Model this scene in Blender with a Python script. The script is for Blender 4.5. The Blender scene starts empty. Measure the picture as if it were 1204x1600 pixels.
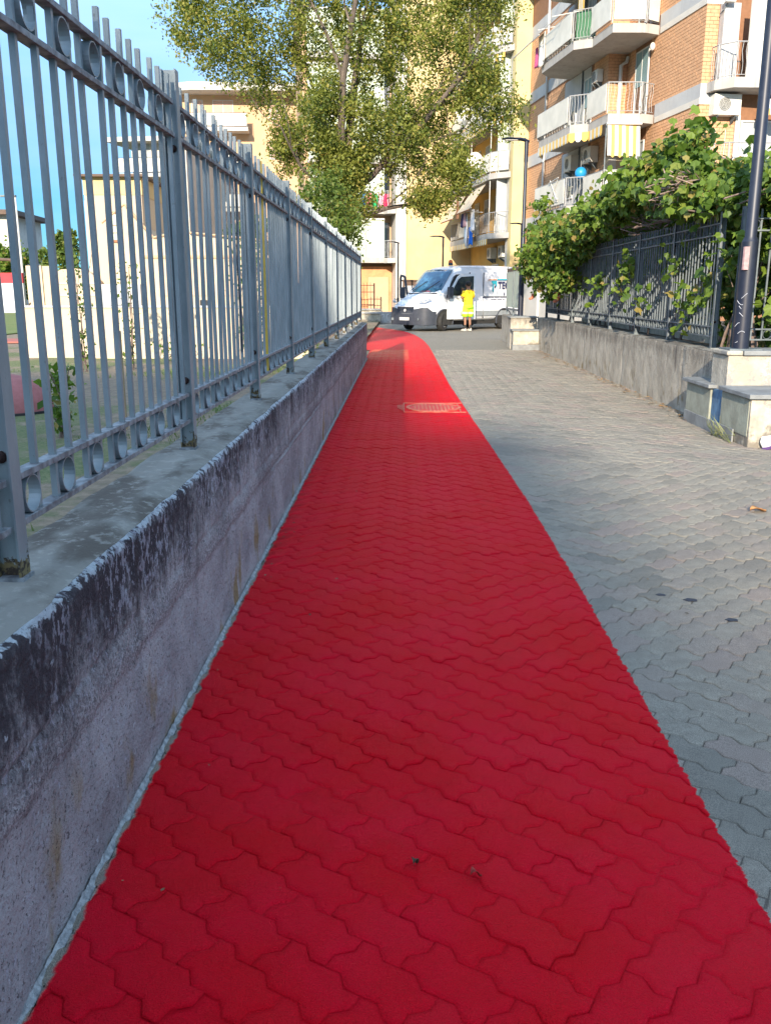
import bpy, math, random
import numpy as np
from mathutils import Vector, Matrix, noise
R = math.radians
random.seed(7); rng = np.random.default_rng(7)
S = bpy.context.scene
COL = S.collection

# ---------------------------------------------------------------- camera, sky, sun, exposure
CAM_H = 1.42
PITCH = math.atan(345/1380.); YAW = math.atan(26/1380.*math.cos(PITCH))
cd = bpy.data.cameras.new('camera'); cam = bpy.data.objects.new('camera', cd); COL.objects.link(cam)
cam.location = (0, 0, CAM_H); cam.rotation_euler = (R(90)-PITCH, 0, YAW)
cd.sensor_fit = 'VERTICAL'; cd.sensor_height = 24; cd.lens = 1380/1600*24
cd.clip_start = .05; cd.clip_end = 1500
S.camera = cam
SUN_EL = R(20); SUN_AZ = R(9)                     # sun stands behind the camera, a little to the left
w = bpy.data.worlds.new('World'); S.world = w; w.use_nodes = True
nt = w.node_tree; nt.nodes.clear()
o_ = nt.nodes.new('ShaderNodeOutputWorld'); bg = nt.nodes.new('ShaderNodeBackground')
sky = nt.nodes.new('ShaderNodeTexSky'); sky.sky_type = 'NISHITA'; sky.sun_disc = False
sky.sun_elevation = SUN_EL; sky.sun_rotation = R(180)+SUN_AZ
sky.air_density = 1.0; sky.dust_density = .25; sky.ozone_density = 2.2
tc = nt.nodes.new('ShaderNodeTexCoord'); mp = nt.nodes.new('ShaderNodeMapping'); mp.inputs['Scale'].default_value = (1, 1, 4.5)
cn = nt.nodes.new('ShaderNodeTexNoise'); cn.inputs['Scale'].default_value = 1.6; cn.inputs['Detail'].default_value = 7
cn.inputs['Roughness'].default_value = .55
cr = nt.nodes.new('ShaderNodeValToRGB'); cr.color_ramp.elements[0].position = .46; cr.color_ramp.elements[1].position = .80; cr.color_ramp.elements[0].color = (.02, .02, .02, 1)
cr.color_ramp.elements[1].color = (.24, .24, .24, 1)
mx = nt.nodes.new('ShaderNodeMixRGB'); mx.inputs['Color2'].default_value = (2.5, 2.4, 2.35, 1)
L = nt.links.new
L(tc.outputs['Generated'], mp.inputs[0]); L(mp.outputs[0], cn.inputs['Vector']); L(cn.outputs[0], cr.inputs[0])
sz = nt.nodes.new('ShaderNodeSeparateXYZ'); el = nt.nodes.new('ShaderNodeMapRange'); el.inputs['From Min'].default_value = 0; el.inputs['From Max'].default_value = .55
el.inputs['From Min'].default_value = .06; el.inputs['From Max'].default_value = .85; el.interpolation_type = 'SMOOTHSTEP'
tint = nt.nodes.new('ShaderNodeMixRGB'); tint.inputs[1].default_value = (.042, .135, .225, 1); tint.inputs[2].default_value = (1.62, 1.41, 1.18, 1)  # blue low down; overhead warmed and brightened, out of view, to lift the shade
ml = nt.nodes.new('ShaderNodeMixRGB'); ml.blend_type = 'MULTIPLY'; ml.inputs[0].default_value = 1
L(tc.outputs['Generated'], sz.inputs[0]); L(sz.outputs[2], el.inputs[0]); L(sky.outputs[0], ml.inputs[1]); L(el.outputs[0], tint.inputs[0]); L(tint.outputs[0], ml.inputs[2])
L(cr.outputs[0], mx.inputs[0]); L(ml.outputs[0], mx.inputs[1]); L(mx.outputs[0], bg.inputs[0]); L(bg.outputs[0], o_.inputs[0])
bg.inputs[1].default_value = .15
sd = bpy.data.lights.new('sun', 'SUN'); sd.energy = 2.0; sd.angle = R(.55); sd.color = (1, .87, .70)
sun = bpy.data.objects.new('sun', sd); COL.objects.link(sun)
sdir = Vector((-math.sin(SUN_AZ)*math.cos(SUN_EL), -math.cos(SUN_AZ)*math.cos(SUN_EL), math.sin(SUN_EL)))
sun.rotation_euler = sdir.to_track_quat('Z', 'Y').to_euler(); sun.location = (-5, -20, 20)
S.view_settings.view_transform = 'Standard'; S.view_settings.look = 'None'
S.view_settings.exposure = 2.25; S.view_settings.gamma = 1; S.view_settings.use_curve_mapping = False

# ---------------------------------------------------------------- materials
def nodes(m):
    m.use_nodes = True; return m.node_tree, m.node_tree.nodes['Principled BSDF']
def pos(nt):
    g = nt.nodes.new('ShaderNodeNewGeometry'); return g.outputs['Position']
def nz(nt, scale, det=4, stretch=None, rough=.55, vec=None):
    n = nt.nodes.new('ShaderNodeTexNoise'); n.inputs['Scale'].default_value = scale
    n.inputs['Detail'].default_value = det; n.inputs['Roughness'].default_value = rough
    v = vec or pos(nt)
    if stretch:
        m = nt.nodes.new('ShaderNodeVectorMath'); m.operation = 'MULTIPLY'; m.inputs[1].default_value = stretch
        nt.links.new(v, m.inputs[0]); v = m.outputs[0]
    nt.links.new(v, n.inputs['Vector']); return n.outputs[0]
def ramp(nt, v, a, b, smooth=True):
    n = nt.nodes.new('ShaderNodeMapRange'); n.interpolation_type = 'SMOOTHSTEP' if smooth else 'LINEAR'
    n.inputs['From Min'].default_value = a; n.inputs['From Max'].default_value = b
    nt.links.new(v, n.inputs['Value']); return n.outputs[0]
def sep(nt, v):
    n = nt.nodes.new('ShaderNodeSeparateXYZ'); nt.links.new(v, n.inputs[0]); return n.outputs
def ma(nt, op, a, b=None, c=None):
    n = nt.nodes.new('ShaderNodeMath'); n.operation = op
    for i, x in enumerate((a, b, c)):
        if x is None: continue
        if isinstance(x, (int, float)): n.inputs[i].default_value = x
        else: nt.links.new(x, n.inputs[i])
    return n.outputs[0]
def mixc(nt, f, a, b, mode='MIX'):
    n = nt.nodes.new('ShaderNodeMixRGB'); n.blend_type = mode
    for i, x in enumerate((f, a, b)):
        if isinstance(x, (int, float)): n.inputs[i].default_value = x
        elif isinstance(x, tuple): n.inputs[i].default_value = (*x, 1)
        else: nt.links.new(x, n.inputs[i])
    return n.outputs[0]
def bump(nt, p, h, strength, dist):
    b = nt.nodes.new('ShaderNodeBump'); b.inputs['Strength'].default_value = strength; b.inputs['Distance'].default_value = dist
    nt.links.new(h, b.inputs['Height']); nt.links.new(b.outputs[0], p.inputs['Normal'])
_m = {}
def mat(name, c1, c2=None, scale=6, rough=.7, bs=0, bsc=60, bd=.004, metal=0, stretch=None, streak=0, spec=.4, alpha=None):
    """plain weathered surface: two tones, optional rain streaks and fine relief"""
    if name in _m: return _m[name]
    m = bpy.data.materials.new(name); nt, p = nodes(m)
    if c2 is None: c2 = tuple(x*.8 for x in c1)
    col = mixc(nt, ramp(nt, nz(nt, scale, 5, stretch), .3, .7), c1, c2)
    if streak:
        s = ramp(nt, nz(nt, 3, 6, (2.2, 2.2, .22)), .5, .75)
        col = mixc(nt, ma(nt, 'MULTIPLY', s, streak), col, (.09, .085, .08))
    nt.links.new(col, p.inputs['Base Color'])
    p.inputs['Roughness'].default_value = rough; p.inputs['Metallic'].default_value = metal
    p.inputs['Specular IOR Level'].default_value = spec
    if bs: bump(nt, p, nz(nt, bsc, 3), bs, bd)
    _m[name] = m; return m
def leafmat(name, c1, c2, c3, tl=.35):
    m = bpy.data.materials.new(name); nt, p = nodes(m)
    a = nt.nodes.new('ShaderNodeAttribute'); a.attribute_name = 'tone'
    oi = nt.nodes.new('ShaderNodeObjectInfo')
    t = ma(nt, 'FRACT', ma(nt, 'ADD', a.outputs['Fac'], ma(nt, 'MULTIPLY', oi.outputs['Random'], .77)))
    col = mixc(nt, ramp(nt, t, .0, .75), c1, c2); col = mixc(nt, ramp(nt, t, .85, 1.), col, c3)
    nt.links.new(col, p.inputs['Base Color']); p.inputs['Roughness'].default_value = .5
    p.inputs['Specular IOR Level'].default_value = .3
    tr = nt.nodes.new('ShaderNodeBsdfTranslucent'); nt.links.new(mixc(nt, 1, col, (1.0, 1.15, .5), 'MULTIPLY'), tr.inputs[0])
    ms = nt.nodes.new('ShaderNodeMixShader'); ms.inputs[0].default_value = tl
    out = nt.nodes['Material Output']; nt.links.new(p.outputs[0], ms.inputs[1]); nt.links.new(tr.outputs[0], ms.inputs[2])
    nt.links.new(ms.outputs[0], out.inputs[0]); _m[name] = m; return m

# paving: grey concrete, with the red lane painted over stones and joints (a print laid out in place)
LANE_R = [(-5, .87), (2.2, .865), (4, .885), (6, .885), (10.3, .81), (14, .745), (24, .73), (27.5, .62), (31.7, .28), (36, -.75), (40, -2.2)]
def paving(name, stone, joint=False):
    m = bpy.data.materials.new(name); nt, p = nodes(m)
    P = pos(nt); x, y, z = sep(nt, P)
    fc = nt.nodes.new('ShaderNodeFloatCurve')
    t = ma(nt, 'DIVIDE', ma(nt, 'ADD', y, 5), 45)
    cv = fc.mapping.curves[0]
    pts = [((a+5)/45, (b+3)/4) for a, b in LANE_R]
    cv.points[0].location = pts[0]; cv.points[1].location = pts[-1]
    for q in pts[1:-1]: cv.points.new(*q)
    for q in cv.points: q.handle_type = 'VECTOR' if q.location[0] < .7 else 'AUTO'
    fc.mapping.update(); nt.links.new(t, fc.inputs['Value'])
    edge = ma(nt, 'SUBTRACT', ma(nt, 'MULTIPLY', fc.outputs[0], 4), 3)
    rag = ma(nt, 'MULTIPLY', ma(nt, 'SUBTRACT', nz(nt, 28, 5, (.5, 1, 1)), .5), .045)
    e = ma(nt, 'ADD', edge, rag)
    rm = ramp(nt, ma(nt, 'SUBTRACT', e, x), -.002, .004)
    rag2 = ma(nt, 'MULTIPLY', ma(nt, 'SUBTRACT', nz(nt, 14, 6), .5), .055)
    behind = ramp(nt, y, 19.5, 19.6)
    le = ma(nt, 'ADD', ma(nt, 'ADD', x, .740), rag2)
    lm = ramp(nt, le, -.004, .006)
    lm = ma(nt, 'MAXIMUM', lm, behind)
    lane = ma(nt, 'MULTIPLY', rm, lm)
    lane = ma(nt, 'MULTIPLY', lane, ma(nt, 'LESS_THAN', y, 37.6))
    # far end: the lane widens to the left round the wall's end
    a = nt.nodes.new('ShaderNodeAttribute'); a.attribute_name = 'tone'
    oi = nt.nodes.new('ShaderNodeObjectInfo')
    tone = ma(nt, 'FRACT', ma(nt, 'ADD', a.outputs['Fac'], oi.outputs['Random']))
    big = nz(nt, .7, 4); fine = nz(nt, 420, 2, rough=.7); mid = nz(nt, 14, 5)
    g = mixc(nt, ramp(nt, mid, .3, .7), (.40, .355, .28), (.48, .43, .34))
    g = mixc(nt, ma(nt, 'MULTIPLY', ramp(nt, tone, .6, 1), .6), g, (.48, .36, .30)); g = mixc(nt, ma(nt, 'MULTIPLY', ramp(nt, tone, .28, 0), .5), g, (.25, .23, .19))
    g = mixc(nt, ma(nt, 'MULTIPLY', ramp(nt, tone, 0, .4), .30), (.17, .17, .165), g) if False else g
    g = mixc(nt, ma(nt, 'MULTIPLY', ramp(nt, big, .48, .72), .6), g, (.27, .245, .21))
    g = mixc(nt, ma(nt, 'MULTIPLY', ramp(nt, fine, .45, .62), .55), (.085, .085, .085), g) if False else mixc(nt, ramp(nt, fine, .40, .60), mixc(nt, .55, g, (.06, .06, .06)), g)
    ywear = ma(nt, 'MULTIPLY', ramp(nt, y, 9, 20), .30)
    wear = ramp(nt, ma(nt, 'ADD', ma(nt, 'ADD', nz(nt, 5, 7, rough=.7), ywear), ma(nt, 'MULTIPLY', ma(nt, 'MULTIPLY', ramp(nt, tone, .72, 1), ramp(nt, big, .45, .6)), .16)), .66, .86)
    old = ramp(nt, y, 22.45, 22.5)
    r = mixc(nt, ramp(nt, nz(nt, 2.2, 4), .3, .7), (.74, .001, .010), (.80, .002, .024))
    r = mixc(nt, ma(nt, 'MULTIPLY', ramp(nt, tone, .55, 1), .22), r, (.78, .014, .030))
    r = mixc(nt, ma(nt, 'MULTIPLY', ramp(nt, nz(nt, 6, 6, rough=.7), .50, .68), .22), r, (.50, .001, .006))
    r = mixc(nt, ma(nt, 'MULTIPLY', ramp(nt, nz(nt, 240, 3, rough=.85), .42, .60), .22), r, (.34, .001, .006))
    r = mixc(nt, ma(nt, 'MULTIPLY', wear, .42), r, (.50, .07, .07))
    r = mixc(nt, ma(nt, 'MULTIPLY', ma(nt, 'MULTIPLY', ramp(nt, nz(nt, 3, 6, (.4, 2.5, 1)), .40, .54), ramp(nt, y, 18, 21)), ma(nt, 'MULTIPLY', ma(nt, 'MULTIPLY', ma(nt, 'LESS_THAN', x, .15), ma(nt, 'LESS_THAN', y, 22.4)), .5)), r, (.58, .26, .13)) if not joint else r
    if joint: r = mixc(nt, .15, r, (.30, .003, .008)); g = mixc(nt, .6, g, (.07, .065, .055))
    col = mixc(nt, lane, g, r)
    nt.links.new(col, p.inputs['Base Color'])
    ro = ma(nt, 'SUBTRACT', .88, ma(nt, 'MULTIPLY', lane, .36)); nt.links.new(ro, p.inputs['Roughness'])
    p.inputs['Specular IOR Level'].default_value = .10
    h = ma(nt, 'ADD', nz(nt, 260, 3, rough=.7), ma(nt, 'MULTIPLY', nz(nt, 30, 3), .8))
    bump(nt, p, h, 1.0, .012); _m[name] = m; return m
M_STONE = paving('painted_paving_stone', True); M_JOINT = paving('paving_joint', False, True)

def oldwall(name, zt, left=True):
    """cast concrete: black algae running down from the top edge, pale lichen flecks, ochre spots low down"""
    m = bpy.data.materials.new(name); nt, p = nodes(m); P = pos(nt); x, y, z = sep(nt, P)
    if left: c0, c1 = (.41, .385, .375), (.26, .24, .238)
    else: c0, c1 = (.50, .45, .365), (.35, .31, .25)
    col = mixc(nt, ramp(nt, nz(nt, 3, 6), .35, .68), c0, c1)
    up = ramp(nt, z, zt-.46, zt+.02)
    st = ma(nt, 'ADD', ma(nt, 'MULTIPLY', nz(nt, 7, 8, (1, 1, .42), .74), .62), ma(nt, 'MULTIPLY', nz(nt, 46, 5, (1, 1, .75), .8), .38))
    if left: up = ma(nt, 'ADD', up, ma(nt, 'MULTIPLY', ramp(nt, y, 4.2, 1.2), ma(nt, 'MULTIPLY', ramp(nt, z, .30, .55), .40)))
    dark = ramp(nt, ma(nt, 'ADD', ma(nt, 'ADD', st, ma(nt, 'MULTIPLY', up, .27)), ma(nt, 'MULTIPLY', nz(nt, 1.6, 3), .12)), .63, .87)
    col = mixc(nt, ma(nt, 'MULTIPLY', dark, .95 if left else .55), col, (.038, .032, .038) if left else (.085, .075, .06))
    fl = ramp(nt, ma(nt, 'ADD', nz(nt, 40, 5, (1, 1, .6), .65), ma(nt, 'MULTIPLY', ramp(nt, z, zt-.40, zt+.03), .105)), .60, .645)
    fl = ma(nt, 'MULTIPLY', fl, ramp(nt, nz(nt, 2.3, 3), .38, .52))
    if left:
        col = mixc(nt, ma(nt, 'MULTIPLY', fl, .65), col, (.42, .41, .45))
        el = ramp(nt, ma(nt, 'ADD', nz(nt, 30, 4), ma(nt, 'MULTIPLY', ramp(nt, z, zt-.05, zt-.004), .30)), .66, .74)
        col = mixc(nt, ma(nt, 'MULTIPLY', el, .9), col, (.50, .54, .56))
    if left:      # a band where the aggregate shows, and a pale board mark under it
        bw = ma(nt, 'ADD', z, ma(nt, 'MULTIPLY', nz(nt, 2, 3), .06)); ag = ma(nt, 'MULTIPLY', ma(nt, 'MULTIPLY', ramp(nt, bw, .40, .44), ramp(nt, bw, .53, .48)), ramp(nt, nz(nt, 95, 3, rough=.8), .48, .56))
        col = mixc(nt, ma(nt, 'MULTIPLY', ag, .55), col, (.07, .06, .065))
        pm_ = ma(nt, 'MULTIPLY', ma(nt, 'MULTIPLY', ramp(nt, bw, .385, .392), ramp(nt, bw, .405, .398)), ramp(nt, nz(nt, 9, 4), .4, .5))
        col = mixc(nt, ma(nt, 'MULTIPLY', pm_, .5), col, (.42, .39, .40))
    dr = ma(nt, 'MULTIPLY', ramp(nt, nz(nt, 13, 5, (1, 1, .07), .6), .56, .66), ma(nt, 'MULTIPLY', ramp(nt, z, zt-.62, zt-.1), ramp(nt, nz(nt, 2.1, 3), .42, .56)))
    col = mixc(nt, ma(nt, 'MULTIPLY', dr, .6), col, (.06, .05, .05))
    oc = ma(nt, 'MULTIPLY', ramp(nt, nz(nt, 5, 5, (1, 1, .5)), .55, .66), ramp(nt, z, .42, .12))
    col = mixc(nt, ma(nt, 'MULTIPLY', oc, .8), col, (.26, .17, .05) if left else (.20, .15, .07))
    pit = ramp(nt, nz(nt, 85, 4, rough=.8), .585, .64)
    col = mixc(nt, ma(nt, 'MULTIPLY', pit, .75), col, (.07, .06, .06))
    nt.links.new(col, p.inputs['Base Color']); p.inputs['Roughness'].default_value = .92; p.inputs['Specular IOR Level'].default_value = .2
    h = ma(nt, 'SUBTRACT', ma(nt, 'ADD', nz(nt, 70, 6, rough=.7), ma(nt, 'MULTIPLY', nz(nt, 14, 4), 1.2)), ma(nt, 'MULTIPLY', pit, .6))
    bump(nt, p, h, 1.0, .014); _m[name] = m; return m
M_WL = oldwall('stained_concrete', .766); M_WR = oldwall('sunlit_concrete', .79, False)
M_TOP = mat('weathered_coping', (.36, .35, .30), (.20, .18, .15), 5, .95, .7, 45, .006)
def add_rust(m):
    nt = m.node_tree; p = nt.nodes['Principled BSDF']; src = p.inputs['Base Color'].links[0].from_socket; z = sep(nt, pos(nt))[2]
    k = ramp(nt, ma(nt, 'ADD', nz(nt, 22, 6, rough=.7), ma(nt, 'MULTIPLY', ramp(nt, z, .90, .78), .32)), .74, .80)
    c = mixc(nt, k, src, mixc(nt, ramp(nt, nz(nt, 70, 3), .4, .6), (.20, .15, .07), (.05, .035, .025)))
    c = mixc(nt, ma(nt, 'MULTIPLY', ramp(nt, nz(nt, 55, 5, (1,1,.6), .7), .62, .70), .5), c, (.12, .10, .09))
    nt.links.new(c, p.inputs['Base Color']); nt.links.new(ma(nt, 'ADD', .48, ma(nt, 'MULTIPLY', k, .4)), p.inputs['Roughness'])
def add_top(m):
    nt = m.node_tree; p = nt.nodes['Principled BSDF']
    c = mixc(nt, ramp(nt, nz(nt, 3.2, 6, (1.6, .8, 1)), .45, .62), (.215, .205, .175), (.10, .085, .068))
    c = mixc(nt, ma(nt, 'MULTIPLY', ramp(nt, nz(nt, 24, 5, rough=.7), .52, .64), .6), c, (.31, .30, .26))
    nt.links.new(c, p.inputs['Base Color'])
add_top(M_TOP)
M_GALV = mat('galvanised_steel', (.26, .295, .305), (.185, .22, .23), 9, .48, .25, 120, .002, .35, (1, 1, .5))
M_GALVR = mat('galvanised_rail', (.29, .305, .31), (.11, .11, .115), 26, .6, .3, 120, .002, .3)
add_rust(M_GALV)
M_GREYF = mat('dull_steel', (.17, .195, .205), (.10, .12, .13), 8, .6, .2, 100, .002, .2)
M_RUST = mat('rust', (.055, .028, .022), (.03, .015, .012), 60, .9)
M_YEL = mat('yellow_paint', (.50, .33, .03), (.38, .27, .05), 30, .6)
M_BLK = mat('black_paint', (.010, .013, .026), (.016, .02, .034), 10, .42, spec=.5)
M_BLKR = mat('black_rubber', (.02, .02, .02), (.035, .033, .03), 10, .8)
M_CREAM = mat('cream_render', (.56, .455, .32), (.50, .41, .29), 1.5, .9, .2, 40, .004)
M_CREAM2 = mat('cream_pink_render', (.54, .42, .30), (.50, .39, .28), 1.2, .9)
M_WHITEW = mat('white_render', (.56, .53, .47), (.47, .445, .40), 1.5, .85, streak=.25)
M_CONCS = mat('balcony_concrete', (.42, .40, .37), (.36, .34, .31), 2, .9, streak=.3)
M_GREYP = mat('grey_band_render', (.47, .47, .46), (.40, .40, .40), 1.2, .85, streak=.1)
M_PALEP = mat('pale_band_render', (.62, .58, .51), (.56, .52, .46), 1.5, .85)
M_YWALL = mat('yellow_render', (.60, .455, .24), (.55, .40, .20), 1.0, .9, .15, 30, .004, streak=.10)
M_OCHRE = mat('ochre_render', (.66, .42, .13), (.58, .36, .11), 1.2, .9)
M_PILA = mat('pale_yellow_render', (.62, .50, .25), (.58, .46, .22), 1, .9)
M_PEACH = mat('peach_render', (.56, .37, .22), (.50, .33, .20), 1.2, .9)
M_ORANGE = mat('orange_garage_render', (.66, .32, .15), (.46, .22, .11), 2.0, .9, streak=.25)
M_METALW = mat('white_enamel', (.60, .59, .56), (.53, .52, .49), 3, .45)
M_PANEL = mat('translucent_railing_panel', (.66, .63, .55), (.56, .54, .47), 2, .55)
M_SHUT = mat('grey_shutter', (.40, .42, .42), (.33, .35, .35), 3, .6)
M_SHUTG = mat('teal_shutter', (.25, .36, .36), (.20, .30, .31), 3, .6)
M_GLASS = mat('dark_window_glass', (.03, .035, .04), (.05, .05, .055), 2, .12, spec=.8)
M_GREENP = mat('pale_green_panel', (.47, .53, .42), (.42, .47, .37), 2.5, .7)
M_BROWN = mat('brown_metal', (.12, .075, .05), (.09, .055, .04), 5, .7)
M_TILE = mat('roof_tile', (.22, .10, .065), (.16, .08, .06), 12, .9)
M_BARK = mat('bark', (.16, .125, .10), (.08, .065, .05), 9, .95, .8, 20, .02, stretch=(1, 1, .3))
M_TWIG = mat('twig', (.22, .16, .13), (.14, .10, .08), 20, .9)
M_BALLB = mat('blue_plastic', (.02, .28, .62), (.02, .24, .55), 3, .4)
M_BEIGE = mat('beige_canvas', (.55, .46, .34), (.48, .40, .30), 2, .9)
M_BRNC = mat('brown_canvas', (.30, .14, .07), (.24, .11, .06), 3, .9)
M_SKIN = mat('skin', (.30, .15, .09), (.26, .13, .08), 5, .55)
M_HAIR = mat('dark_hair', (.015, .012, .01), None, 5, .6)
M_TEE = mat('yellow_cotton', (.78, .56, .02), (.70, .48, .02), 6, .9)
M_SHORT = mat('fluorescent_cloth', (.50, .85, .03), (.42, .78, .03), 6, .8)
M_BAND = mat('reflective_band', (.72, .76, .45), None, 6, .5)
M_SHOE = mat('pale_shoe', (.55, .52, .46), (.40, .38, .34), 10, .8)
M_PURP = mat('purple_sole', (.14, .08, .24), (.10, .05, .18), 10, .6)
M_BLUEPT = mat('blue_wall_paint', (.10, .20, .32), (.06, .12, .20), 14, .8)
M_SLAB = mat('slate_slab', (.24, .25, .245), (.16, .165, .165), 7, .75, .3, 60, .004)
M_PLAST = mat('chipped_plaster', (.52, .47, .375), (.33, .30, .24), 4.5, .95, .8, 30, .010, streak=.45)
def add_dirt(m):
    nt = m.node_tree; p = nt.nodes['Principled BSDF']; src = p.inputs['Base Color'].links[0].from_socket; z = sep(nt, pos(nt))[2]
    k = ramp(nt, ma(nt, 'ADD', nz(nt, 7, 6, rough=.7), ma(nt, 'MULTIPLY', ramp(nt, z, .30, 0), .25)), .58, .74)
    c = mixc(nt, ma(nt, 'MULTIPLY', k, .75), src, (.13, .11, .085))
    c = mixc(nt, ma(nt, 'MULTIPLY', ramp(nt, nz(nt, 2.6, 7, rough=.75), .57, .60), .8), c, (.24, .235, .22)); nt.links.new(c, p.inputs['Base Color'])
add_dirt(M_PLAST)
M_PLASTG = mat('greenish_plaster', (.33, .34, .27), (.24, .24, .19), 6, .95, .6, 30, .008, streak=.3)
M_ASPH = mat('asphalt', (.20, .19, .18), (.15, .145, .14), 2, .92, .5, 200, .004)

# ---------------------------------------------------------------- mesh builder
class MB:
    def __init__(s): s.v = []; s.f = []; s.m = []; s.cm = 0
    def add(s, vs, fs):
        n = len(s.v); s.v += [tuple(v) for v in vs]; s.f += [tuple(n+i for i in f) for f in fs]; s.m += [s.cm]*len(fs); return s
    def box(s, x0, x1, y0, y1, z0, z1):
        return s.add([(x0,y0,z0),(x1,y0,z0),(x1,y1,z0),(x0,y1,z0),(x0,y0,z1),(x1,y0,z1),(x1,y1,z1),(x0,y1,z1)],
                     [(0,3,2,1),(4,5,6,7),(0,1,5,4),(1,2,6,5),(2,3,7,6),(3,0,4,7)])
    def prism(s, pts, z0, z1):
        n = len(pts); a = sum(pts[i][0]*pts[(i+1)%n][1]-pts[(i+1)%n][0]*pts[i][1] for i in range(n))
        if a < 0: pts = pts[::-1]
        return s.add([(x,y,z0) for x,y in pts]+[(x,y,z1) for x,y in pts],
                     [tuple(range(n))[::-1], tuple(range(n,2*n))]+[(i,(i+1)%n,n+(i+1)%n,n+i) for i in range(n)])
    def tube(s, pts, r, seg=8, cap=True):
        pts = [Vector(p) for p in pts]; rs = r if isinstance(r, (list, tuple)) else [r]*len(pts)
        vs = []; fs = []; up = Vector((0,0,1))
        for i, p in enumerate(pts):
            d = (pts[min(i+1,len(pts)-1)]-pts[max(i-1,0)]).normalized()
            u = d.cross(up if abs(d.z) < .9 else Vector((1,0,0))).normalized()
            if i and u.dot(pu) < 0: u = -u
            pu = u; v = d.cross(u)
            for k in range(seg):
                a = 2*math.pi*k/seg; vs.append(p+(u*math.cos(a)+v*math.sin(a))*rs[i])
        for i in range(len(pts)-1):
            for k in range(seg):
                a, b = i*seg+k, i*seg+(k+1)%seg; fs.append((a,b,b+seg,a+seg))
        if cap: fs += [tuple(range(seg))[::-1], tuple(range((len(pts)-1)*seg, len(pts)*seg))]
        return s.add(vs, fs)
    def loft(s, rings, cap=True):
        n = len(rings[0]); vs = [p for r in rings for p in r]; fs = []
        for i in range(len(rings)-1):
            for k in range(n):
                a, b = i*n+k, i*n+(k+1)%n; fs.append((a,b,b+n,a+n))
        if cap: fs += [tuple(range(n))[::-1], tuple(range((len(rings)-1)*n, len(rings)*n))]
        return s.add(vs, fs)
    def ell(s, c, r, seg=12, rings=8):
        vs = []; fs = []
        for i in range(rings+1):
            t = math.pi*i/rings
            for k in range(seg):
                a = 2*math.pi*k/seg; vs.append((c[0]+r[0]*math.sin(t)*math.cos(a), c[1]+r[1]*math.sin(t)*math.sin(a), c[2]+r[2]*math.cos(t)))
        for i in range(rings):
            for k in range(seg):
                a, b = i*seg+k, i*seg+(k+1)%seg; fs.append((a,a+seg,b+seg,b))
        return s.add(vs, fs)
    def mesh(s, name, mats, smooth=False, weld=False):
        me = bpy.data.meshes.new(name); me.from_pydata(s.v, [], s.f)
        for m in (mats if isinstance(mats, (list, tuple)) else [mats]): me.materials.append(m)
        if len(me.materials) > 1: me.polygons.foreach_set('material_index', s.m)
        if smooth: me.polygons.foreach_set('use_smooth', [True]*len(me.polygons))
        me.update(); return me
    def build(s, name, mats, parent=None, smooth=False, bevel=0, loc=None, label=None):
        o = bpy.data.objects.new(name, s.mesh(name, mats, smooth)); COL.objects.link(o)
        if parent: o.parent = parent
        if loc: o.location = loc
        if smooth: o.modifiers.new('split', 'EDGE_SPLIT').split_angle = R(38)
        if bevel:
            b = o.modifiers.new('bevel', 'BEVEL'); b.width = bevel; b.segments = 2; b.limit_method = 'ANGLE'
        if label: o['label'] = label
        return o
def B(*a): return MB().box(*a)
def thing(name, label, cat, loc=(0,0,0), rz=0, group=None):
    o = bpy.data.objects.new(name, None); COL.objects.link(o); o.location = loc; o.rotation_euler = (0,0,rz)
    o.empty_display_size = .2; o['label'] = label; o['category'] = cat
    if group: o['group'] = group
    return o
def tag(o, label, cat, group=None):
    o['label'] = label; o['category'] = cat
    if group: o['group'] = group
    return o
def kind(o, k='structure'): o['kind'] = k; return o
def inst(name, me, parent, loc=(0,0,0), rz=0, sc=None):
    o = bpy.data.objects.new(name, me); COL.objects.link(o); o.parent = parent; o.location = loc
    o.rotation_euler = (0,0,rz) if not isinstance(rz, (tuple, list)) else rz
    if sc: o.scale = sc
    return o
def copy_tree(o, parent=None):
    c = o.copy(); COL.objects.link(c); c.parent = parent
    for ch in list(o.children): copy_tree(ch, c)
    return c
def grid(name, f, nu, nv, mats, parent=None, smooth=True):
    vs = [f(i/nu, j/nv) for j in range(nv+1) for i in range(nu+1)]
    fs = [(j*(nu+1)+i, j*(nu+1)+i+1, (j+1)*(nu+1)+i+1, (j+1)*(nu+1)+i) for j in range(nv) for i in range(nu)]
    b = MB(); b.add(vs, fs); return b.build(name, mats, parent, smooth)
def fn(x, y, z, s=1.): return noise.noise(Vector((x*s, y*s, z*s)))

# ================================================================ GROUND
G = MB().add([(-400,-150,-.03),(400,-150,-.03),(400,900,-.03),(-400,900,-.03)], [(0,1,2,3)])
kind(G.build('ground', mat('far_ground', (.17,.155,.13), (.12,.12,.09), .3, .95)))
road = MB().add([(-40,22.48,-.012),(40,22.48,-.012),(40,60,-.012),(-40,60,-.012)], [(0,1,2,3)])
# the road carries the end of the painted lane: same paint mask on smooth asphalt
kind(road.build('road', M_STONE))
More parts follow.
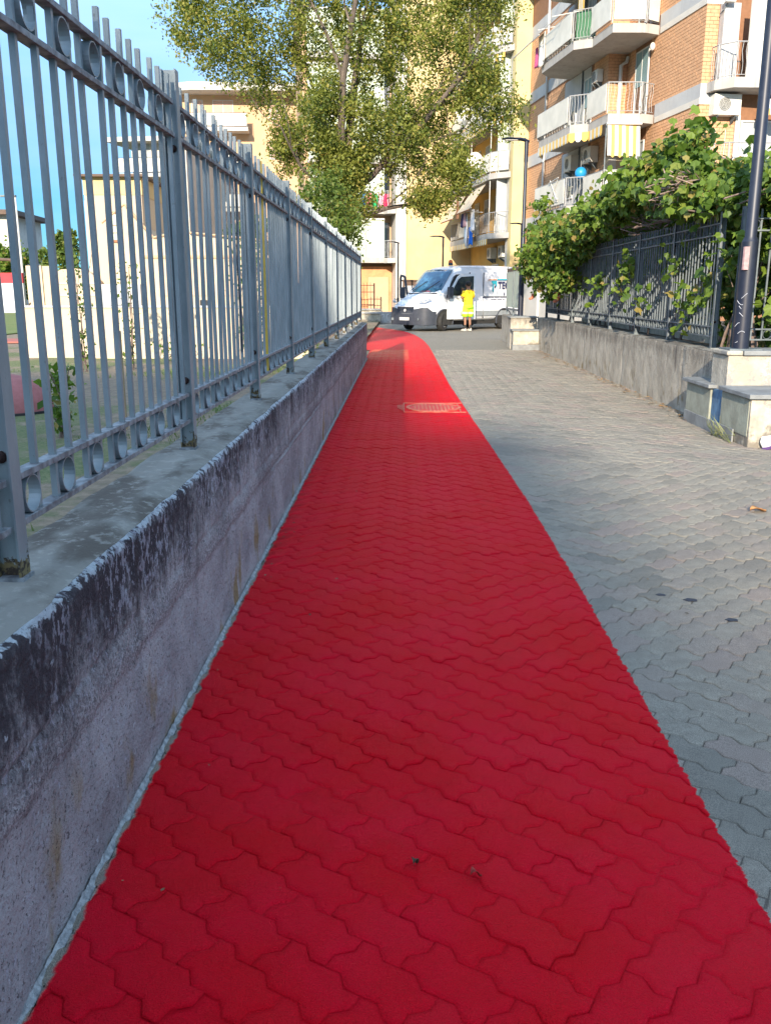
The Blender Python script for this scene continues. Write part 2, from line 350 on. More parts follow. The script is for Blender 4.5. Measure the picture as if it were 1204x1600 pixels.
# ---- interlocking stones: every unit edge of a square lattice is the same S curve, stones are two cells long
W = .1145; C45 = math.sqrt(.5)
path = kind(bpy.data.objects.new('paved_path', None)); COL.objects.link(path)
bed = MB().add([(-.79,-4,-.0060),(9,-4,-.0060),(9,22.5,-.0060),(-.79,22.5,-.0060)], [(0,1,2,3)]).build('joint_bed', M_JOINT, path)
def S_edge(p, q):
    d = q-p; n = Vector((-d.y, d.x)); a = .105
    if d.x < -1e-6 or d.y < -1e-6: return S_edge(q, p)[::-1]
    return [p+d*t+n*a*k for t, k in ((0,0),(.20,.55),(.33,.95),(.5,0),(.67,-.95),(.80,-.55),(1,0))]
def outline(n, m):
    c = [Vector(p) for p in ((0,0),(n,0),(n,m),(0,m))]; path_ = []
    for i in range(4):
        a, b = c[i], c[(i+1)%4]; k = int(round((b-a).length)); d = (b-a)/k
        for j in range(k): path_ += S_edge(a+d*j, a+d*(j+1))[:-1]
    cx, cy = n/2, m/2
    return [((p.x-cx)*W, (p.y-cy)*W) for p in path_]
def inset(pts, d):
    out = []; n = len(pts)
    for i in range(n):
        a, b, c = Vector(pts[i-1]), Vector(pts[i]), Vector(pts[(i+1)%n])
        e1 = (b-a).normalized(); e2 = (c-b).normalized(); t = (e1+e2)
        t = t.normalized() if t.length > 1e-4 else e1
        nrm = Vector((-t.y, t.x)); k = max(.5, abs(nrm.dot(Vector((-e1.y, e1.x)))))
        out.append(tuple(b+nrm*d/k))
    return out
def rot45(p): return (C45*(p[0]+p[1]), C45*(p[1]-p[0]))       # lattice axes at 45 degrees to the path
def stone(n, m, prof):
    o = outline(n, m); k = len(o); vs = []
    for d, z in prof: vs += [(*rot45(p), z) for p in inset(o, d)]
    fs = [(j*k+i, j*k+(i+1)%k, (j+1)*k+(i+1)%k, (j+1)*k+i) for j in range(len(prof)-1) for i in range(k)] + [tuple(range((len(prof)-1)*k, len(prof)*k))]
    return vs, fs
BARE = ((.0013,-.010),(.0013,-.0040),(.0038,-.0012),(.0085,0)); COAT = ((.0006,-.010),(.0010,-.0046),(.0042,-.0036),(.0085,-.0011),(.0150,0))
ST = {(n, m, c): stone(n, m, COAT if c else BARE) for n, m in ((2,1),(1,2),(1,1)) for c in (0, 1)}
meshes = {}
for k_, (vs, fs) in ST.items():
    b = MB(); b.add(vs, fs); me = b.mesh('paving_stone', M_STONE, True)
    meshes[k_] = me
def zone(x, y):
    """which way the courses run: they change hands in wide bands, as laid"""
    s = .32+.12*math.sin(y*.9)
    if y < 1.98: return 1 if x > .33 else 0
    if 1.98 <= y < 3.1: return 0
    if y < 4.4: return 1 if x > s else 0
    if y < 7.5: return 1 if x > 1.15 or (x < -.1) else 0
    return 1 if (math.sin(y*.55)+math.sin(x*1.3+1)) > .2 else 0
def cell_xy(i, j): return rot45(((i)*W, (j)*W))
occ = {}; stones = []
def inside(x, y): return -.70 < x < 4.6 and -1.0 < y < 22.42
# iterate cells in lattice space; place a two cell stone where both cells are free and in the same zone
rad = int(26/W)
cand = []
for i in range(-rad, rad):
    for j in range(-6, int(26/W)+6):
        x, y = cell_xy(i+.5, j+.5)
        if not (-.86 < x < 4.7 and .4 < y < 22.44): continue
        if x > 3.5 and y > 9.9: continue
        cand.append((i, j))
cs = set(cand); used = set()
for (i, j) in cand:
    if (i, j) in used: continue
    x, y = cell_xy(i+.5, j+.5); z = zone(x, y)
    if z == 0: st = (i+j//1*1) % 2 == 0; nb = (i+1, j)
    else: st = (j+i) % 2 == 0; nb = (i, j+1)
    if not st: continue
    if nb in cs and nb not in used:
        xx, yy = cell_xy(nb[0]+.5, nb[1]+.5)
        if zone(xx, yy) == z:
            used.add((i, j)); used.add(nb); stones.append((i, j, (2,1) if z == 0 else (1,2)))
for (i, j) in cand:                                            # what is left: pair up if possible, else a half stone
    if (i, j) in used: continue
    for nb, t in (((i+1, j), (2,1)), ((i, j+1), (1,2))):
        if nb in cs and nb not in used:
            used.add((i, j)); used.add(nb); stones.append((i, j, t)); break
    else:
        used.add((i, j)); stones.append((i, j, (1,1)))
pl = []
for i, j, t in stones:
    cx_, cy_ = rot45(((i+t[0]/2)*W, (j+t[1]/2)*W)); pl.append((cx_, cy_, (*t, 1 if cx_ < .80 else 0)))
def vis(x, y):                                                 # in the picture, outside the wall
    if x < -.70: return False
    return y > 1.25 and abs(x-(-.0)) < .12+ .47*y+.1
near = sorted([p for p in pl if vis(p[0], p[1])], key=lambda p: math.hypot(p[0], p[1]))[:300]
ns = set((p[0], p[1]) for p in near)
def wave(x, y): return .0030*fn(x, y, 0, 2.1)+.0012*math.sin(x*37+y*53)
for x, y, t in near:
    inst('paving_stone', meshes[t], path, (x, y, wave(x, y)), (random.gauss(0,.011), random.gauss(0,.011), random.gauss(0,.008)))
V = []; F = []; T = []
for x, y, t in pl:
    if (x, y) in ns: continue
    vs, fs = ST[t]
    if y > 12: vs2 = vs
    n = len(V); dz = wave(x, y)+random.gauss(0, .0009); tone = random.random(); tx, ty = random.gauss(0,.011), random.gauss(0,.011)
    for a, b, c in vs:
        xx = a+x
        if xx < -.745: xx = -.745
        V.append((xx, b+y, c+dz+a*tx+b*ty)); T.append(tone)
    F += [tuple(n+q for q in f) for f in fs]
me = bpy.data.meshes.new('far_paving_stones'); me.from_pydata(V, [], F); me.materials.append(M_STONE)
me.polygons.foreach_set('use_smooth', [True]*len(me.polygons))
at = me.attributes.new('tone', 'FLOAT', 'POINT'); at.data.foreach_set('value', T)
o = bpy.data.objects.new('paving_stones', me); COL.objects.link(o); o.parent = path; kind(o, 'stuff')
mort = grid('mortar_fillet', lambda u, v: (-.762+(.016+.012*fn(u*160, 0, 1)+.010*fn(u*700, 0, 1))*v, .3+u*19.2, .016*(1-v)**1.5-.004+.008*fn(u*900, v*6, 2)*(1-v)), 1800, 4,
            mat('grey_mortar', (.36,.37,.36), (.17,.175,.175), 45, .95, 1, 110, .008), path)

# manhole, painted over with the lane
mh = thing('manhole_cover', 'round manhole cover painted red, worn, near the right edge of the red lane', 'manhole cover', (.40, 11.08, 0))
mh.scale = (.80, .95, 1)
M_MAN = mat('worn_red_iron', (.60, .015, .025), (.52, .06, .05), 12, .6, .4, 80, .004)
M_MAN2 = mat('worn_iron_rib', (.50, .20, .12), (.58, .04, .03), 9, .6)
fr = MB()
for a in range(32):
    t0, t1 = 2*math.pi*a/32, 2*math.pi*(a+1)/32
    p = [(r_*math.cos(t), r_*math.sin(t)) for r_, t in ((.43,t0),(.43,t1),(.375,t1),(.375,t0))]; fr.prism(p, -.002, .012)
fr.build('frame', M_MAN2, mh)
MB().tube([(0,0,-.003),(0,0,.006)], .368, 40).build('lid', M_MAN, mh)
for q in range(-5, 6):
    hx = math.sqrt(max(.01, .33**2-(q*.058)**2)); B(q*.058-.014, q*.058+.014, -hx, hx, .0065, .013).build('rib', M_MAN2, mh)
for a in ((-.47,.47,-.475,-.452),(-.47,.47,.452,.475),(-.475,-.455,-.45,.45),(.385,.405,-.45,.45)): B(*a, .0005, .009).build('frame_bar', M_MAN2, mh)
for q in range(3): B(-.50-.03*q, -.485-.03*q, -.3+.1*q, .25, .001, .010).build('frame_bar', M_MAN2, mh)

# little things on the ground
def leaf3(name, x, y, s, c, label, rz):
    f = lambda u, v: ((u-.5)*s, (v-.5)*s*.6*(1-abs(2*u-1)**1.5)*1.3, .012+s*.25*abs(v-.5)+.012*math.sin(u*5))
    o = grid(name, f, 8, 4, mat('dry_leaf_'+str(len(label)), c, tuple(k*.6 for k in c), 60, .8)); o.location = (x, y, 0); o.rotation_euler = (0, 0, rz)
    b = o.modifiers.new('s', 'SOLIDIFY'); b.thickness = .0008; return tag(o, label, 'leaf')
leaf3('dry_leaf', 2.36, 5.72, .12, (.50,.24,.09), 'orange dry leaf lying on the grey paving by the right edge', .2)
leaf3('dry_leaf', .04, 1.965, .026, (.07,.05,.03), 'small dark curled leaf lying in a joint of the red lane', 1.2)
leaf3('dry_leaf', .19, 1.92, .034, (.33,.03,.02), 'small dry leaf painted over red on the near lane', .5)
for q, (x, y, s) in enumerate(((1.25, 4.05, .022), (1.37, 3.98, .030), (1.47, 3.72, .026))):
    o = MB().prism([(s*math.cos(a*.6)*(1+.3*math.sin(3*a)), s*.7*math.sin(a*.6)*(1+.2*math.cos(2*a))) for a in range(10)], .001, .0042).build('gum_spot', M_BLK)
    o.location = (x, y, 0); tag(o, ('leftmost', 'middle', 'rightmost')[q]+' of three black gum spots on the grey paving beside the red lane', 'gum spot', 'gum spots')

# ================================================================ LEFT WALL + FENCE
wl = thing('low_concrete_wall', 'low stained concrete wall under the metal fence, left of the red lane', 'wall', (0,0,0))
WT = .766
def wf(u, v):
    y = -.5+u*20.1; z = -.02+v*(WT+.02)
    ridge = .010*math.exp(-((z-.40-.012*math.sin(y*.7))/.006)**2) + (.008 if z > .415 else 0)
    groove = -.006*math.exp(-((z-.50-.01*math.sin(y*1.1))/.008)**2)
    n = .010*fn(y, z, 0, 2.5)+.006*fn(y, z, 3, 11)+.003*fn(y, z, 7, 35)
    chip = 0; zz = z
    t = max(0, (z-(WT-.035))/.035)
    c = .5+.9*fn(y, 0, 9, 6)+.6*fn(y, 0, 2, 19)
    chip = -t*t*(.008+.020*max(0, c)); zz = z-t*t*(.006+.012*max(0, c))
    return (-.765+ridge+groove+n+chip, y, zz)
grid('wall_face', wf, 900, 46, M_WL, wl)
def tf(u, v):
    y = -.5+u*20.1; x0, _, z0 = wf(u, 1); x = x0+(-1.04+.012*fn(y,1,1,3)-x0)*v
    k = min(1, v*6)
    return (x, y, z0+(WT-z0)*k+.005*fn(x*3, y*3, 0, 2)*k+.002*fn(x, y, 0, 30)-.03*max(0, v-.93)/.07*(1+fn(y,0,5,8)))
grid('wall_top', tf, 700, 16, M_TOP, wl)
b = MB().box(-1.05,-.80, -.5, 19.58, -.3, WT-.03); b.box(-.80,-.772, 19.54, 19.58, -.02, WT-.04)
b.build('wall_core', M_WR, wl)

def fence(name, label, ys, xc, top, base, matp, matr, parent_axis='y', npick=15, yellow=None):
    """posts, four rails, pickets and the rings between the paired rails, all separate parts"""
    t = thing(name, label, 'fence')
    L_ = ys[-1]-ys[0]
    pm = MB(); hx = .029
    pm.box(-hx, -hx+.005, -.026, .026, 0, top+.005-base); pm.box(hx-.005, hx, -.026, .026, 0, top+.005-base); pm.box(-hx+.005, hx-.005, -.003, .003, 0, top+.005-base)
    pm = pm.mesh('post', matp); bolt = MB().tube([(0,0,0),(0,-.006,0),(0,-.014,0)], [.015,.014,.007], 10).mesh('bolt', M_RUST)
    kb = MB().box(-.008,.008,-.008,.008, 0, top-.02-base-.12).mesh('picket', matp)
    ky = MB().box(-.0085,.0085,-.0085,.0085, 0, top-.02-base-.12).mesh('picket', M_YEL)
    ring = MB(); n = 24
    pr_ = ((.0475,-.015),(.0475,.015),(.0440,.015),(.0440,-.015))
    ring.loft([[(d_, r_*math.cos(2*math.pi*a/n), r_*math.sin(2*math.pi*a/n)) for r_, d_ in pr_] for a in range(n+1)], False)
    ring = ring.mesh('ring', matp)
    rz = (base+.125, base+.235, top-.235, top-.115)
    for k, y in enumerate(ys):
        po = inst('post', pm, t, (xc, y, base))
        for z in (rz[1]+.055, rz[2]-.045): inst('bolt', bolt, po, (.0, -.004, z-base))
        MB().box(-.034,.034,-.030,.030, -.01,.010).build('foot', matr, po, loc=(random.uniform(-.003,.003),0,0))
    for k in range(len(ys)-1):
        y0, y1 = ys[k], ys[k+1]; sp = (y1-y0)/npick; mid = (y0+y1)/2
        for z in rz:
            B(xc-.019, xc+.019, y0+.027, y1-.027, z-.008, z+.008).build('rail', matr, t, bevel=.0015)
        for q in range(npick):
            y = y0+sp*(q+.5); yl = yellow and abs(y-yellow) < sp/2
            p = inst('picket', ky if yl else kb, t, (xc+random.gauss(0,.001), y, base+.12), (random.gauss(0,.003), random.gauss(0,.003), 0))
            if yl: p['label'] = 'yellow painted picket'
            if q < npick-1 and q % 2 == 0:
                for zc in ((rz[0]+rz[1])/2, (rz[2]+rz[3])/2): inst('ring', ring, t, (xc, y+sp/2, zc))
    return t
ysL = [1.955+1.76*k for k in range(-1, 11)]
fence('metal_fence', 'tall galvanised picket fence standing on the low wall left of the red lane', ysL, -.905, 2.245, WT, M_GALV, M_GALVR, yellow=5.95)
cb = MB().tube([(-.90+.004*math.sin(k), 5.02+.012*math.sin(k*.7)+.04*(k/12)**3, 2.0-1.02*k/12) for k in range(13)], .004, 6).build('black_cable', M_BLK)
tag(cb, 'thin black cable hanging down along the galvanised fence', 'cable')

# ================================================================ RIGHT WALL + FENCE
wr = thing('low_concrete_wall', 'sunlit low concrete wall under the overgrown fence on the right', 'wall')
WR = .79
def wrf(u, v):
    y = 9.35+u*13.45; z = -.02+v*(WR+.02); t = max(0, (z-(WR-.04))/.04)
    j = .012*sum(math.exp(-((y-q)/.012)**2) for q in (10.9, 13.9, 16.9, 19.9))
    return (3.40+.008*fn(y, z, 1, 2)-.006*fn(y, z, 4, 9)+j+t*t*.014, y, z-t*t*.012*(1+fn(y,0,0,7)))
grid('wall_face', wrf, 260, 22, M_WR, wr).data.flip_normals()
grid('wall_top', lambda u, v: (3.412+.33*v, 9.35+u*13.45, WR-.006+.006*fn(u*40, v*3, 0, 1)-.01*(v < .02)), 150, 6, M_TOP, wr)
b = MB().box(3.43,3.74, 9.47, 22.78, -.2, WR-.02); b.box(3.75, 7.5, 9.47, 9.80, -.2, WR-.012); b.build('wall_core', M_WR, wr)
ysR = [22.4-1.72*k for k in range(8)][::-1]
fence('metal_fence', 'dark picket fence on the right wall, buried in grape vine', [ysR[0]-.53]+[], 3.56, 2.27, WR, M_GREYF, M_GREYF)if False else None
fR = fence('metal_fence', 'dark picket fence on the right wall, overgrown by the grape vine', ysR, 3.56, 2.27, WR, M_GREYF, M_GREYF, npick=15)
fT = fence('metal_fence', 'short stretch of dark picket fence turning right behind the thick lamp post', [0, 1.72, 3.44], 0, 2.27, WR, M_GREYF, M_GREYF, npick=15)
fT.rotation_euler = (0,0,R(-90)); fT.location = (3.56, 9.72, 0)
# pale sheeting behind the fence
sh = tag(B(4.35, 4.40, 12.6, 22, .5, 1.9).build('pale_wall', M_PLAST), 'pale rendered wall seen through the pickets behind the grape vine', 'wall')
B(4.30, 4.45, 12.6, 22, 1.903, 1.96).build('coping', M_CONCS, sh)
soil = kind(B(3.74, 9, 9.9, 22.6, .45, .70).build('planted_strip', mat('soil', (.09,.07,.05), (.05,.045,.03), 6, .95)))

# near pedestal with slate seats
pd = thing('masonry_pedestal', 'stepped masonry bench pedestal with slate slabs under the thick black lamp post', 'pedestal')
def rough(b, name, m, parent, bev=.008): return b.build(name, m, parent, bevel=bev)
rough(B(3.26, 4.9, 9.0, 9.46, -.02, .795), 'upper_block', M_PLAST, pd)
rough(B(3.215, 3.40, 9.30, 10.08, -.02, .44), 'left_bench', M_PLASTG, pd)
rough(B(3.225, 4.9, 8.21, 8.995, -.02, .455), 'front_bench', M_PLAST, pd)
rough(B(3.219, 3.2245, 8.25, 8.97, .1, .45), 'side_plaster', M_PLASTG, pd, 0)
rough(B(3.235, 3.259, 9.0, 9.296, -.02, .44), 'blue_recess', M_BLUEPT, pd, 0)
rough(B(3.17, 3.41, 9.24, 10.12, .443, .482), 'seat_slab', M_SLAB, pd, .006)
rough(B(3.185, 4.9, 8.16, 8.998, .458, .50), 'seat_slab', M_SLAB, pd, .006)
rough(B(3.40, 4.95, 8.965, 9.50, .798, .845), 'top_slab', M_SLAB, pd, .006)
rough(B(3.235, 3.395, 8.975, 9.49, .798, .842), 'broken_slab', M_PLAST, pd, .012)
rough(B(3.197, 3.2135, 8.55, 10.06, -.01, .125), 'plinth', M_SLAB, pd, .003)
# far pedestal
pf = thing('masonry_pedestal', 'small stepped masonry block under the lamp post at the far end of the right wall', 'pedestal')
rough(B(2.74, 3.40, 22.86, 23.5, -.02, .76), 'upper_block', M_WR, pf, .02)
rough(B(2.76, 3.397, 22.40, 22.857, -.02, .46), 'bench', M_PLAST, pf, .01)
rough(B(2.72, 3.397, 22.36, 22.856, .463, .50), 'seat_slab', M_SLAB, pf, .006)
rough(B(2.72, 3.44, 22.84, 23.54, .763, .80), 'top_slab', M_SLAB, pf, .006)
rough(B(2.73, 3.397, 22.26, 22.397, -.02, .13), 'plinth', M_SLAB, pf, .006)
fw = thing('low_concrete_wall', 'pale vertical-streaked concrete wall end just left of the far pedestal', 'wall')
rough(B(2.96, 3.40, 23.56, 26.9, -.02, .76), 'wall_block', M_WR, fw, .02)
ff = thing('panelled_fence', 'fence with pale green sheeting and brown top rail beyond the far lamp post', 'fence')
for k in range(3):
    x0, y0 = 3.06, 23.7+k*1.55
    B(x0, x0+.05, y0-.025, y0+.025, .76, 2.10).build('post', M_GREYF, ff)
    if k < 2:
        for q in range(3): B(x0+.015, x0+.03, y0+.03+q*.50, y0+.52+q*.50, .98, 1.96).build('sheet_panel', M_GREENP, ff)
        B(x0+.005, x0+.045, y0+.03, y0+1.52, 1.97, 2.05).build('top_rail', M_BROWN, ff); B(x0+.005, x0+.045, y0+.03, y0+1.52, .90, .95).build('bottom_rail', M_GREYF, ff)
for q in range(1): 
    B(3.115, 3.55, 26.79, 26.805, .98, 1.96).build('sheet_panel', M_GREENP, ff); B(3.115, 3.55, 26.78, 26.815, 1.97, 2.05).build('top_rail', M_BROWN, ff)

# white shoe at the right edge
shoe = thing('discarded_shoe', 'white shoe with purple sole tipped against the pedestal at the right edge', 'shoe', (3.46, 8.10, .0), R(-35))
def shoe_rings(z0, z1, g):
    r = []
    for k in range(9):
        t = k/8; x = -.13+.27*t; wd = (.032+.014*math.sin(t*3.1))*(.6 if k in (0, 8) else 1)*g; h = z1*(1.25-.75*t)*(.55 if k in (0,8) else 1)
        r.append([(x, wd*math.cos(a), z0+(h)*max(0, math.sin(a))) for a in [math.pi*2*q/12 for q in range(12)]])
    return r
u_ = MB().loft(shoe_rings(.028, .085, 1.)).build('upper', mat('white_leather', (.75,.74,.72), (.6,.6,.6), 20, .5), shoe, True); u_.rotation_euler = (R(20), R(-25), 0); u_.location = (0,0,.05)
s_ = MB().prism([((-.135+.28*k/8), (.036+.014*math.sin(k/8*3.1))) for k in range(9)]+[((.145-.28*k/8), -(.036+.014*math.sin((8-k)/8*3.1))) for k in range(9)], 0, .027).build('sole', M_PURP, shoe); s_.rotation_euler = (R(20), R(-25), 0); s_.location = (0,0,.05)

# ================================================================ BUILDINGS (frame turned 9 degrees, local x into the block, local y away)
TH = R(9)
def bld(name, label, loc=(9.55, 31.0, 0), cat='building'): return thing(name, label, cat, loc, TH)
FZ = [4.35+2.92*k for k in range(4)]                          # undersides of the floor bands
LOC = Vector((9.55, 31.0, 0)); ROT = Matrix.Rotation(TH, 3, 'Z')
def wp(x, y, z): return ROT @ Vector((x, y, z)) + LOC

M_BRK = mat('orange_brick', (.60, .345, .19), (.51, .28, .15), 9, .85)
M_BRK2 = mat('brick_joint', (.26, .13, .07), (.22, .11, .06), 9, .95)
def brick_face(parent, p0, ax, length, z0, z1, nrm, name='bricks', first=None):
    """courses of bricks proud of a joint coloured backing; joined: thousands of them, a few pixels each"""
    bw, bh, j = .25, .108, .012
    vs = []; fs = []; r = 0; z = z0
    ax = Vector(ax); nrm = Vector(nrm); p0 = Vector(p0)
    while z+.02 < z1:
        zt = min(z+bh-j, z1); s = -(r % 2)*bw/2
        while s < length:
            a, b_ = max(s, 0), min(s+bw-j, length)
            if b_-a > .02:
                pr = .010+random.uniform(-.003, .004)
                n = len(vs)
                for q, zz, d in ((a,z,0),(b_,z,0),(b_,zt,0),(a,zt,0),(a,z,1),(b_,z,1),(b_,zt,1),(a,zt,1)):
                    v = p0+ax*q+nrm*(pr*d-.002); vs.append((v.x, v.y, zz))
                fs += [(n+4,n+5,n+6,n+7),(n,n+1,n+5,n+4),(n+1,n+2,n+6,n+5),(n+2,n+3,n+7,n+6),(n+3,n,n+4,n+7)]
            s += bw
        z += bh; r += 1
    b = MB(); b.add(vs, fs); o = b.build(name, M_BRK, parent); kind(o, 'stuff'); return o

E_ = bld('brick_apartment_building', 'orange brick apartment block with grey floor bands and stepped white balconies')
TOPE = 15.2
# cores (joint coloured), set out so that no two faces share a plane
B(.0, 12, .0, 6.2, 0, TOPE).build('wall', M_BRK2, E_)
B(-.75, 12, 6.203, 16.4, 0, TOPE).build('wall', M_BRK2, E_)
zb = [(0, 4.35)]+[(FZ[k]+.62, FZ[k]+2.92) for k in range(3)]
for k in range(1, 4):
    z0, z1 = zb[k]
    brick_face(E_, (0,0,0), (0,1,0), 4.05 if k in (1,2,3) else 6.2, z0, z1, (-1,0,0))
    brick_face(E_, (0,5.45,0), (0,1,0), .75, z0, z1, (-1,0,0))
    brick_face(E_, (-.75,6.2,0), (1,0,0), .74, z0, z1, (0,-1,0))
    brick_face(E_, (-.75,6.21,0), (0,1,0), 1.5, z0, z1, (-1,0,0))
    brick_face(E_, (-.75,11.2,0), (0,1,0), 5.2, z0, z1, (-1,0,0))
    brick_face(E_, (0,0,0), (1,0,0), {1: 1.25, 2: .42, 3: .42}[k], z0, z1, (0,-1,0))
brick_face(E_, (0,0,0), (0,1,0), 6.2, 2.2, 4.35, (-1,0,0)); brick_face(E_, (0,0,0), (1,0,0), 1.25, 2.2, 4.35, (0,-1,0))
brick_face(E_, (-.75,6.21,0), (0,1,0), 10.1, 2.2, 4.3, (-1,0,0)); B(-.80, -.753, 6.19, 16.3, 0, 2.19).build('plinth_render', M_PALEP, E_); B(-.04, -.003, .0, 6.17, 0, 2.19).build('plinth_render', M_PALEP, E_)
for z in FZ:                                                   # grey floor bands with a paler lower ledge
    B(-.035, -.002, -.035, 3.35, z, z+.19).build('band_ledge', M_PALEP, E_); B(-.0015, .9, -.034, -.002, z, z+.189).build('band_ledge', M_PALEP, E_)
    B(-.022, -.002, -.022, 3.4, z+.192, z+.62).build('floor_band', M_GREYP, E_); B(-.0015, .9, -.021, -.002, z+.192, z+.619).build('floor_band', M_GREYP, E_)
    B(-.772, -.752, 10.5, 16.39, z+.1, z+.62).build('floor_band', M_GREYP, E_)
for k in range(1, 4):                                          # grey recess behind the far half of the balconies
    B(-.768, -.752, 8.0, 11.15, FZ[k]-2.55 , FZ[k]-.02).build('grey_wall_panel', M_GREYP, E_)

BP = [(0,3.5),(-.6,3.3),(-1.73,3.45),(-1.73,5.4),(-2.3,5.85),(-2.33,9.6),(-1.8,10.3),(-.75,10.5)]
def offset_path(P, d):
    out = []
    for i, p in enumerate(P):
        a = Vector(P[max(i-1,0)]); c = Vector(P[min(i+1,len(P)-1)]); t = (c-a).normalized(); out.append((p[0]+t.y*d, p[1]-t.x*d))
    return out
M_RAILW = mat('chalky_railing', (.40,.40,.39), (.30,.30,.30), 6, .6)
def railing(parent, P, z0, h=1.02, mt=M_RAILW, panels=(), bars=True, pm=M_PANEL, step=.12, name='railing'):
    """rails, balusters with a belly, optional solid sheets behind some runs"""
    r = MB()
    for i in range(len(P)-1):
        a, c = Vector(P[i]), Vector(P[i+1]); d = c-a; ln = d.length; u = d/ln
        for z, t in ((z0+.08, .013), (z0+h, .02)):
            r.tube([(a.x, a.y, z), (c.x, c.y, z)], t, 4)
        r.box(c.x-.016, c.x+.016, c.y-.016, c.y+.016, z0, z0+h)
        if bars:
            n = max(1, int(ln/step)); nrm = Vector((u.y, -u.x))
            for q in range(n):
                p = a+d*(q+.5)/n
                r.tube([(p.x, p.y, z0+.08), (p.x+u.x*.02, p.y+u.y*.02, z0+.25), (p.x+nrm.x*.04, p.y+nrm.y*.04, z0+.42), (p.x-u.x*.03, p.y-u.y*.03, z0+.75), (p.x, p.y, z0+h)], .0085, 3, False)
    ro = r.build(name, mt, parent)
    for i in panels:
        a, c = Vector(P[i]), Vector(P[i+1]); u = (c-a).normalized(); n = Vector((u.y, -u.x))*-.06
        b = MB(); w_ = [(a+n+u*.05), (c+n-u*.05)]
        b.prism([(w_[0].x, w_[0].y), (w_[1].x, w_[1].y), (w_[1].x-n.x*.3, w_[1].y-n.y*.3), (w_[0].x-n.x*.3, w_[0].y-n.y*.3)], z0+.10, z0+h-.03)
        b.build('railing_sheet', pm, parent)
    return ro
def valance(parent, P, z, h=.30, name='scalloped_valance'):
    """striped awning edge hanging from the slab, cut into scallops"""
    b = MB(); mm = [mat('awning_yellow', (.72,.47,.12), (.66,.43,.11), 3, .9), mat('awning_grey', (.60,.60,.55), (.54,.54,.5), 3, .9)]
    for i in range(len(P)-1):
        a, c = Vector(P[i]), Vector(P[i+1]); d = c-a; n = max(1, int(d.length/.2)); u = d/d.length; nr = Vector((u.y, -u.x))*.006
        for q in range(n):
            b.cm = q % 2
            p, e = a+d*q/n, a+d*(q+1)/n
            prof = [(0,0),(1,0),(1,-h*.72),(.75,-h*.95),(.5,-h),(.25,-h*.95),(0,-h*.72)]
            vs = [(p.x+(e.x-p.x)*s+k*nr.x, p.y+(e.y-p.y)*s+k*nr.y, z+t) for k in (0, 1) for s, t in prof]
            m_ = len(prof); b.add(vs, [tuple(range(m_)), tuple(range(m_, 2*m_))[::-1]]+[(k, (k+1)%m_, m_+(k+1)%m_, m_+k) for k in range(m_)])
    return b.build(name, mm, parent)
def window(parent, axis, c, w_, z0, z1, face, fm=M_METALW, sm=None, gm=M_GLASS, dy=-1, grid_=0, lab=None):
    """frame, pane and (part closed) shutter; axis 'y' = on a wall facing -x at x=face, 'x' = on a wall facing -y at y=face"""
    def bx(a0, a1, d0, d1, zz0, zz1):
        return (face-d1, face-d0, a0, a1, zz0, zz1) if axis == 'y' else (a0, a1, face-d1, face-d0, zz0, zz1)
    a0, a1 = c-w_/2, c+w_/2; t = .05
    f = MB()
    for q in ((a0, a0+t, z0, z1), (a1-t, a1, z0, z1), (a0+t, a1-t, z1-t, z1), (a0+t, a1-t, z0, z0+t), (c-.02, c+.02, z0+t, z1-t)):
        f.box(*bx(q[0], q[1], .004, .055, q[2], q[3]))
    f = f.build('window', fm, parent)
    B(*bx(a0+t, a1-t, .006, .018, z0+t, z1-t)).build('pane', gm, f)
    if sm:
        s = MB(); zs = z0+t+(z1-z0)*grid_
        n = int((z1-t-zs)/.07)
        for k in range(n):
            zz = z1-t-(k+1)*.07; s.box(*bx(a0+t, a1-t, .022, .040, zz+.006, zz+.07))
        s.build('shutter', sm, f)
    return f
def ac_unit(pos_, rz, label, size=(.8, .3, .56)):
    t = thing('air_conditioner', label, 'air conditioner', wp(*pos_), TH+rz, 'air conditioners')
    w_, d_, h_ = size; m = mat('ac_white', (.70,.68,.62), (.62,.60,.54), 4, .5)
    B(-w_/2, w_/2, -d_, 0, 0, h_).build('casing', m, t, bevel=.012)
    g = MB()
    for r_ in (.06, .11, .16, .21): 
        g.tube([(-.1+r_*math.cos(a*math.pi/10), -d_-.004, h_/2+r_*math.sin(a*math.pi/10)) for a in range(21)], .006, 4, False)
    for a in range(4): g.tube([(-.1, -d_-.006, h_/2), (-.1+.21*math.cos(a*math.pi/2+.5), -d_-.006, h_/2+.21*math.sin(a*math.pi/2+.5))], .005, 4)
    g.build('fan_grille', M_METALW, t)
    MB().tube([(-.1, -d_+.02, h_/2), (-.1, -d_-.002, h_/2)], .20, 20).build('fan_opening', mat('ac_dark', (.16,.16,.15), None, 5, .6), t)
    for x in (-w_*.33, w_*.33):
        MB().add([(x-.012,-.003,-.004),(x+.012,-.003,-.004),(x+.012,-d_,-.004),(x-.012,-d_,-.004),(x-.012,-.003,-.25),(x+.012,-.003,-.25),(x+.012,-d_,-.04),(x-.012,-d_,-.04)], [(0,3,2,1),(4,5,6,7),(0,1,5,4),(2,3,7,6),(1,2,6,5),(3,0,4,7)]).build('bracket', M_GREYF, t)
    return t

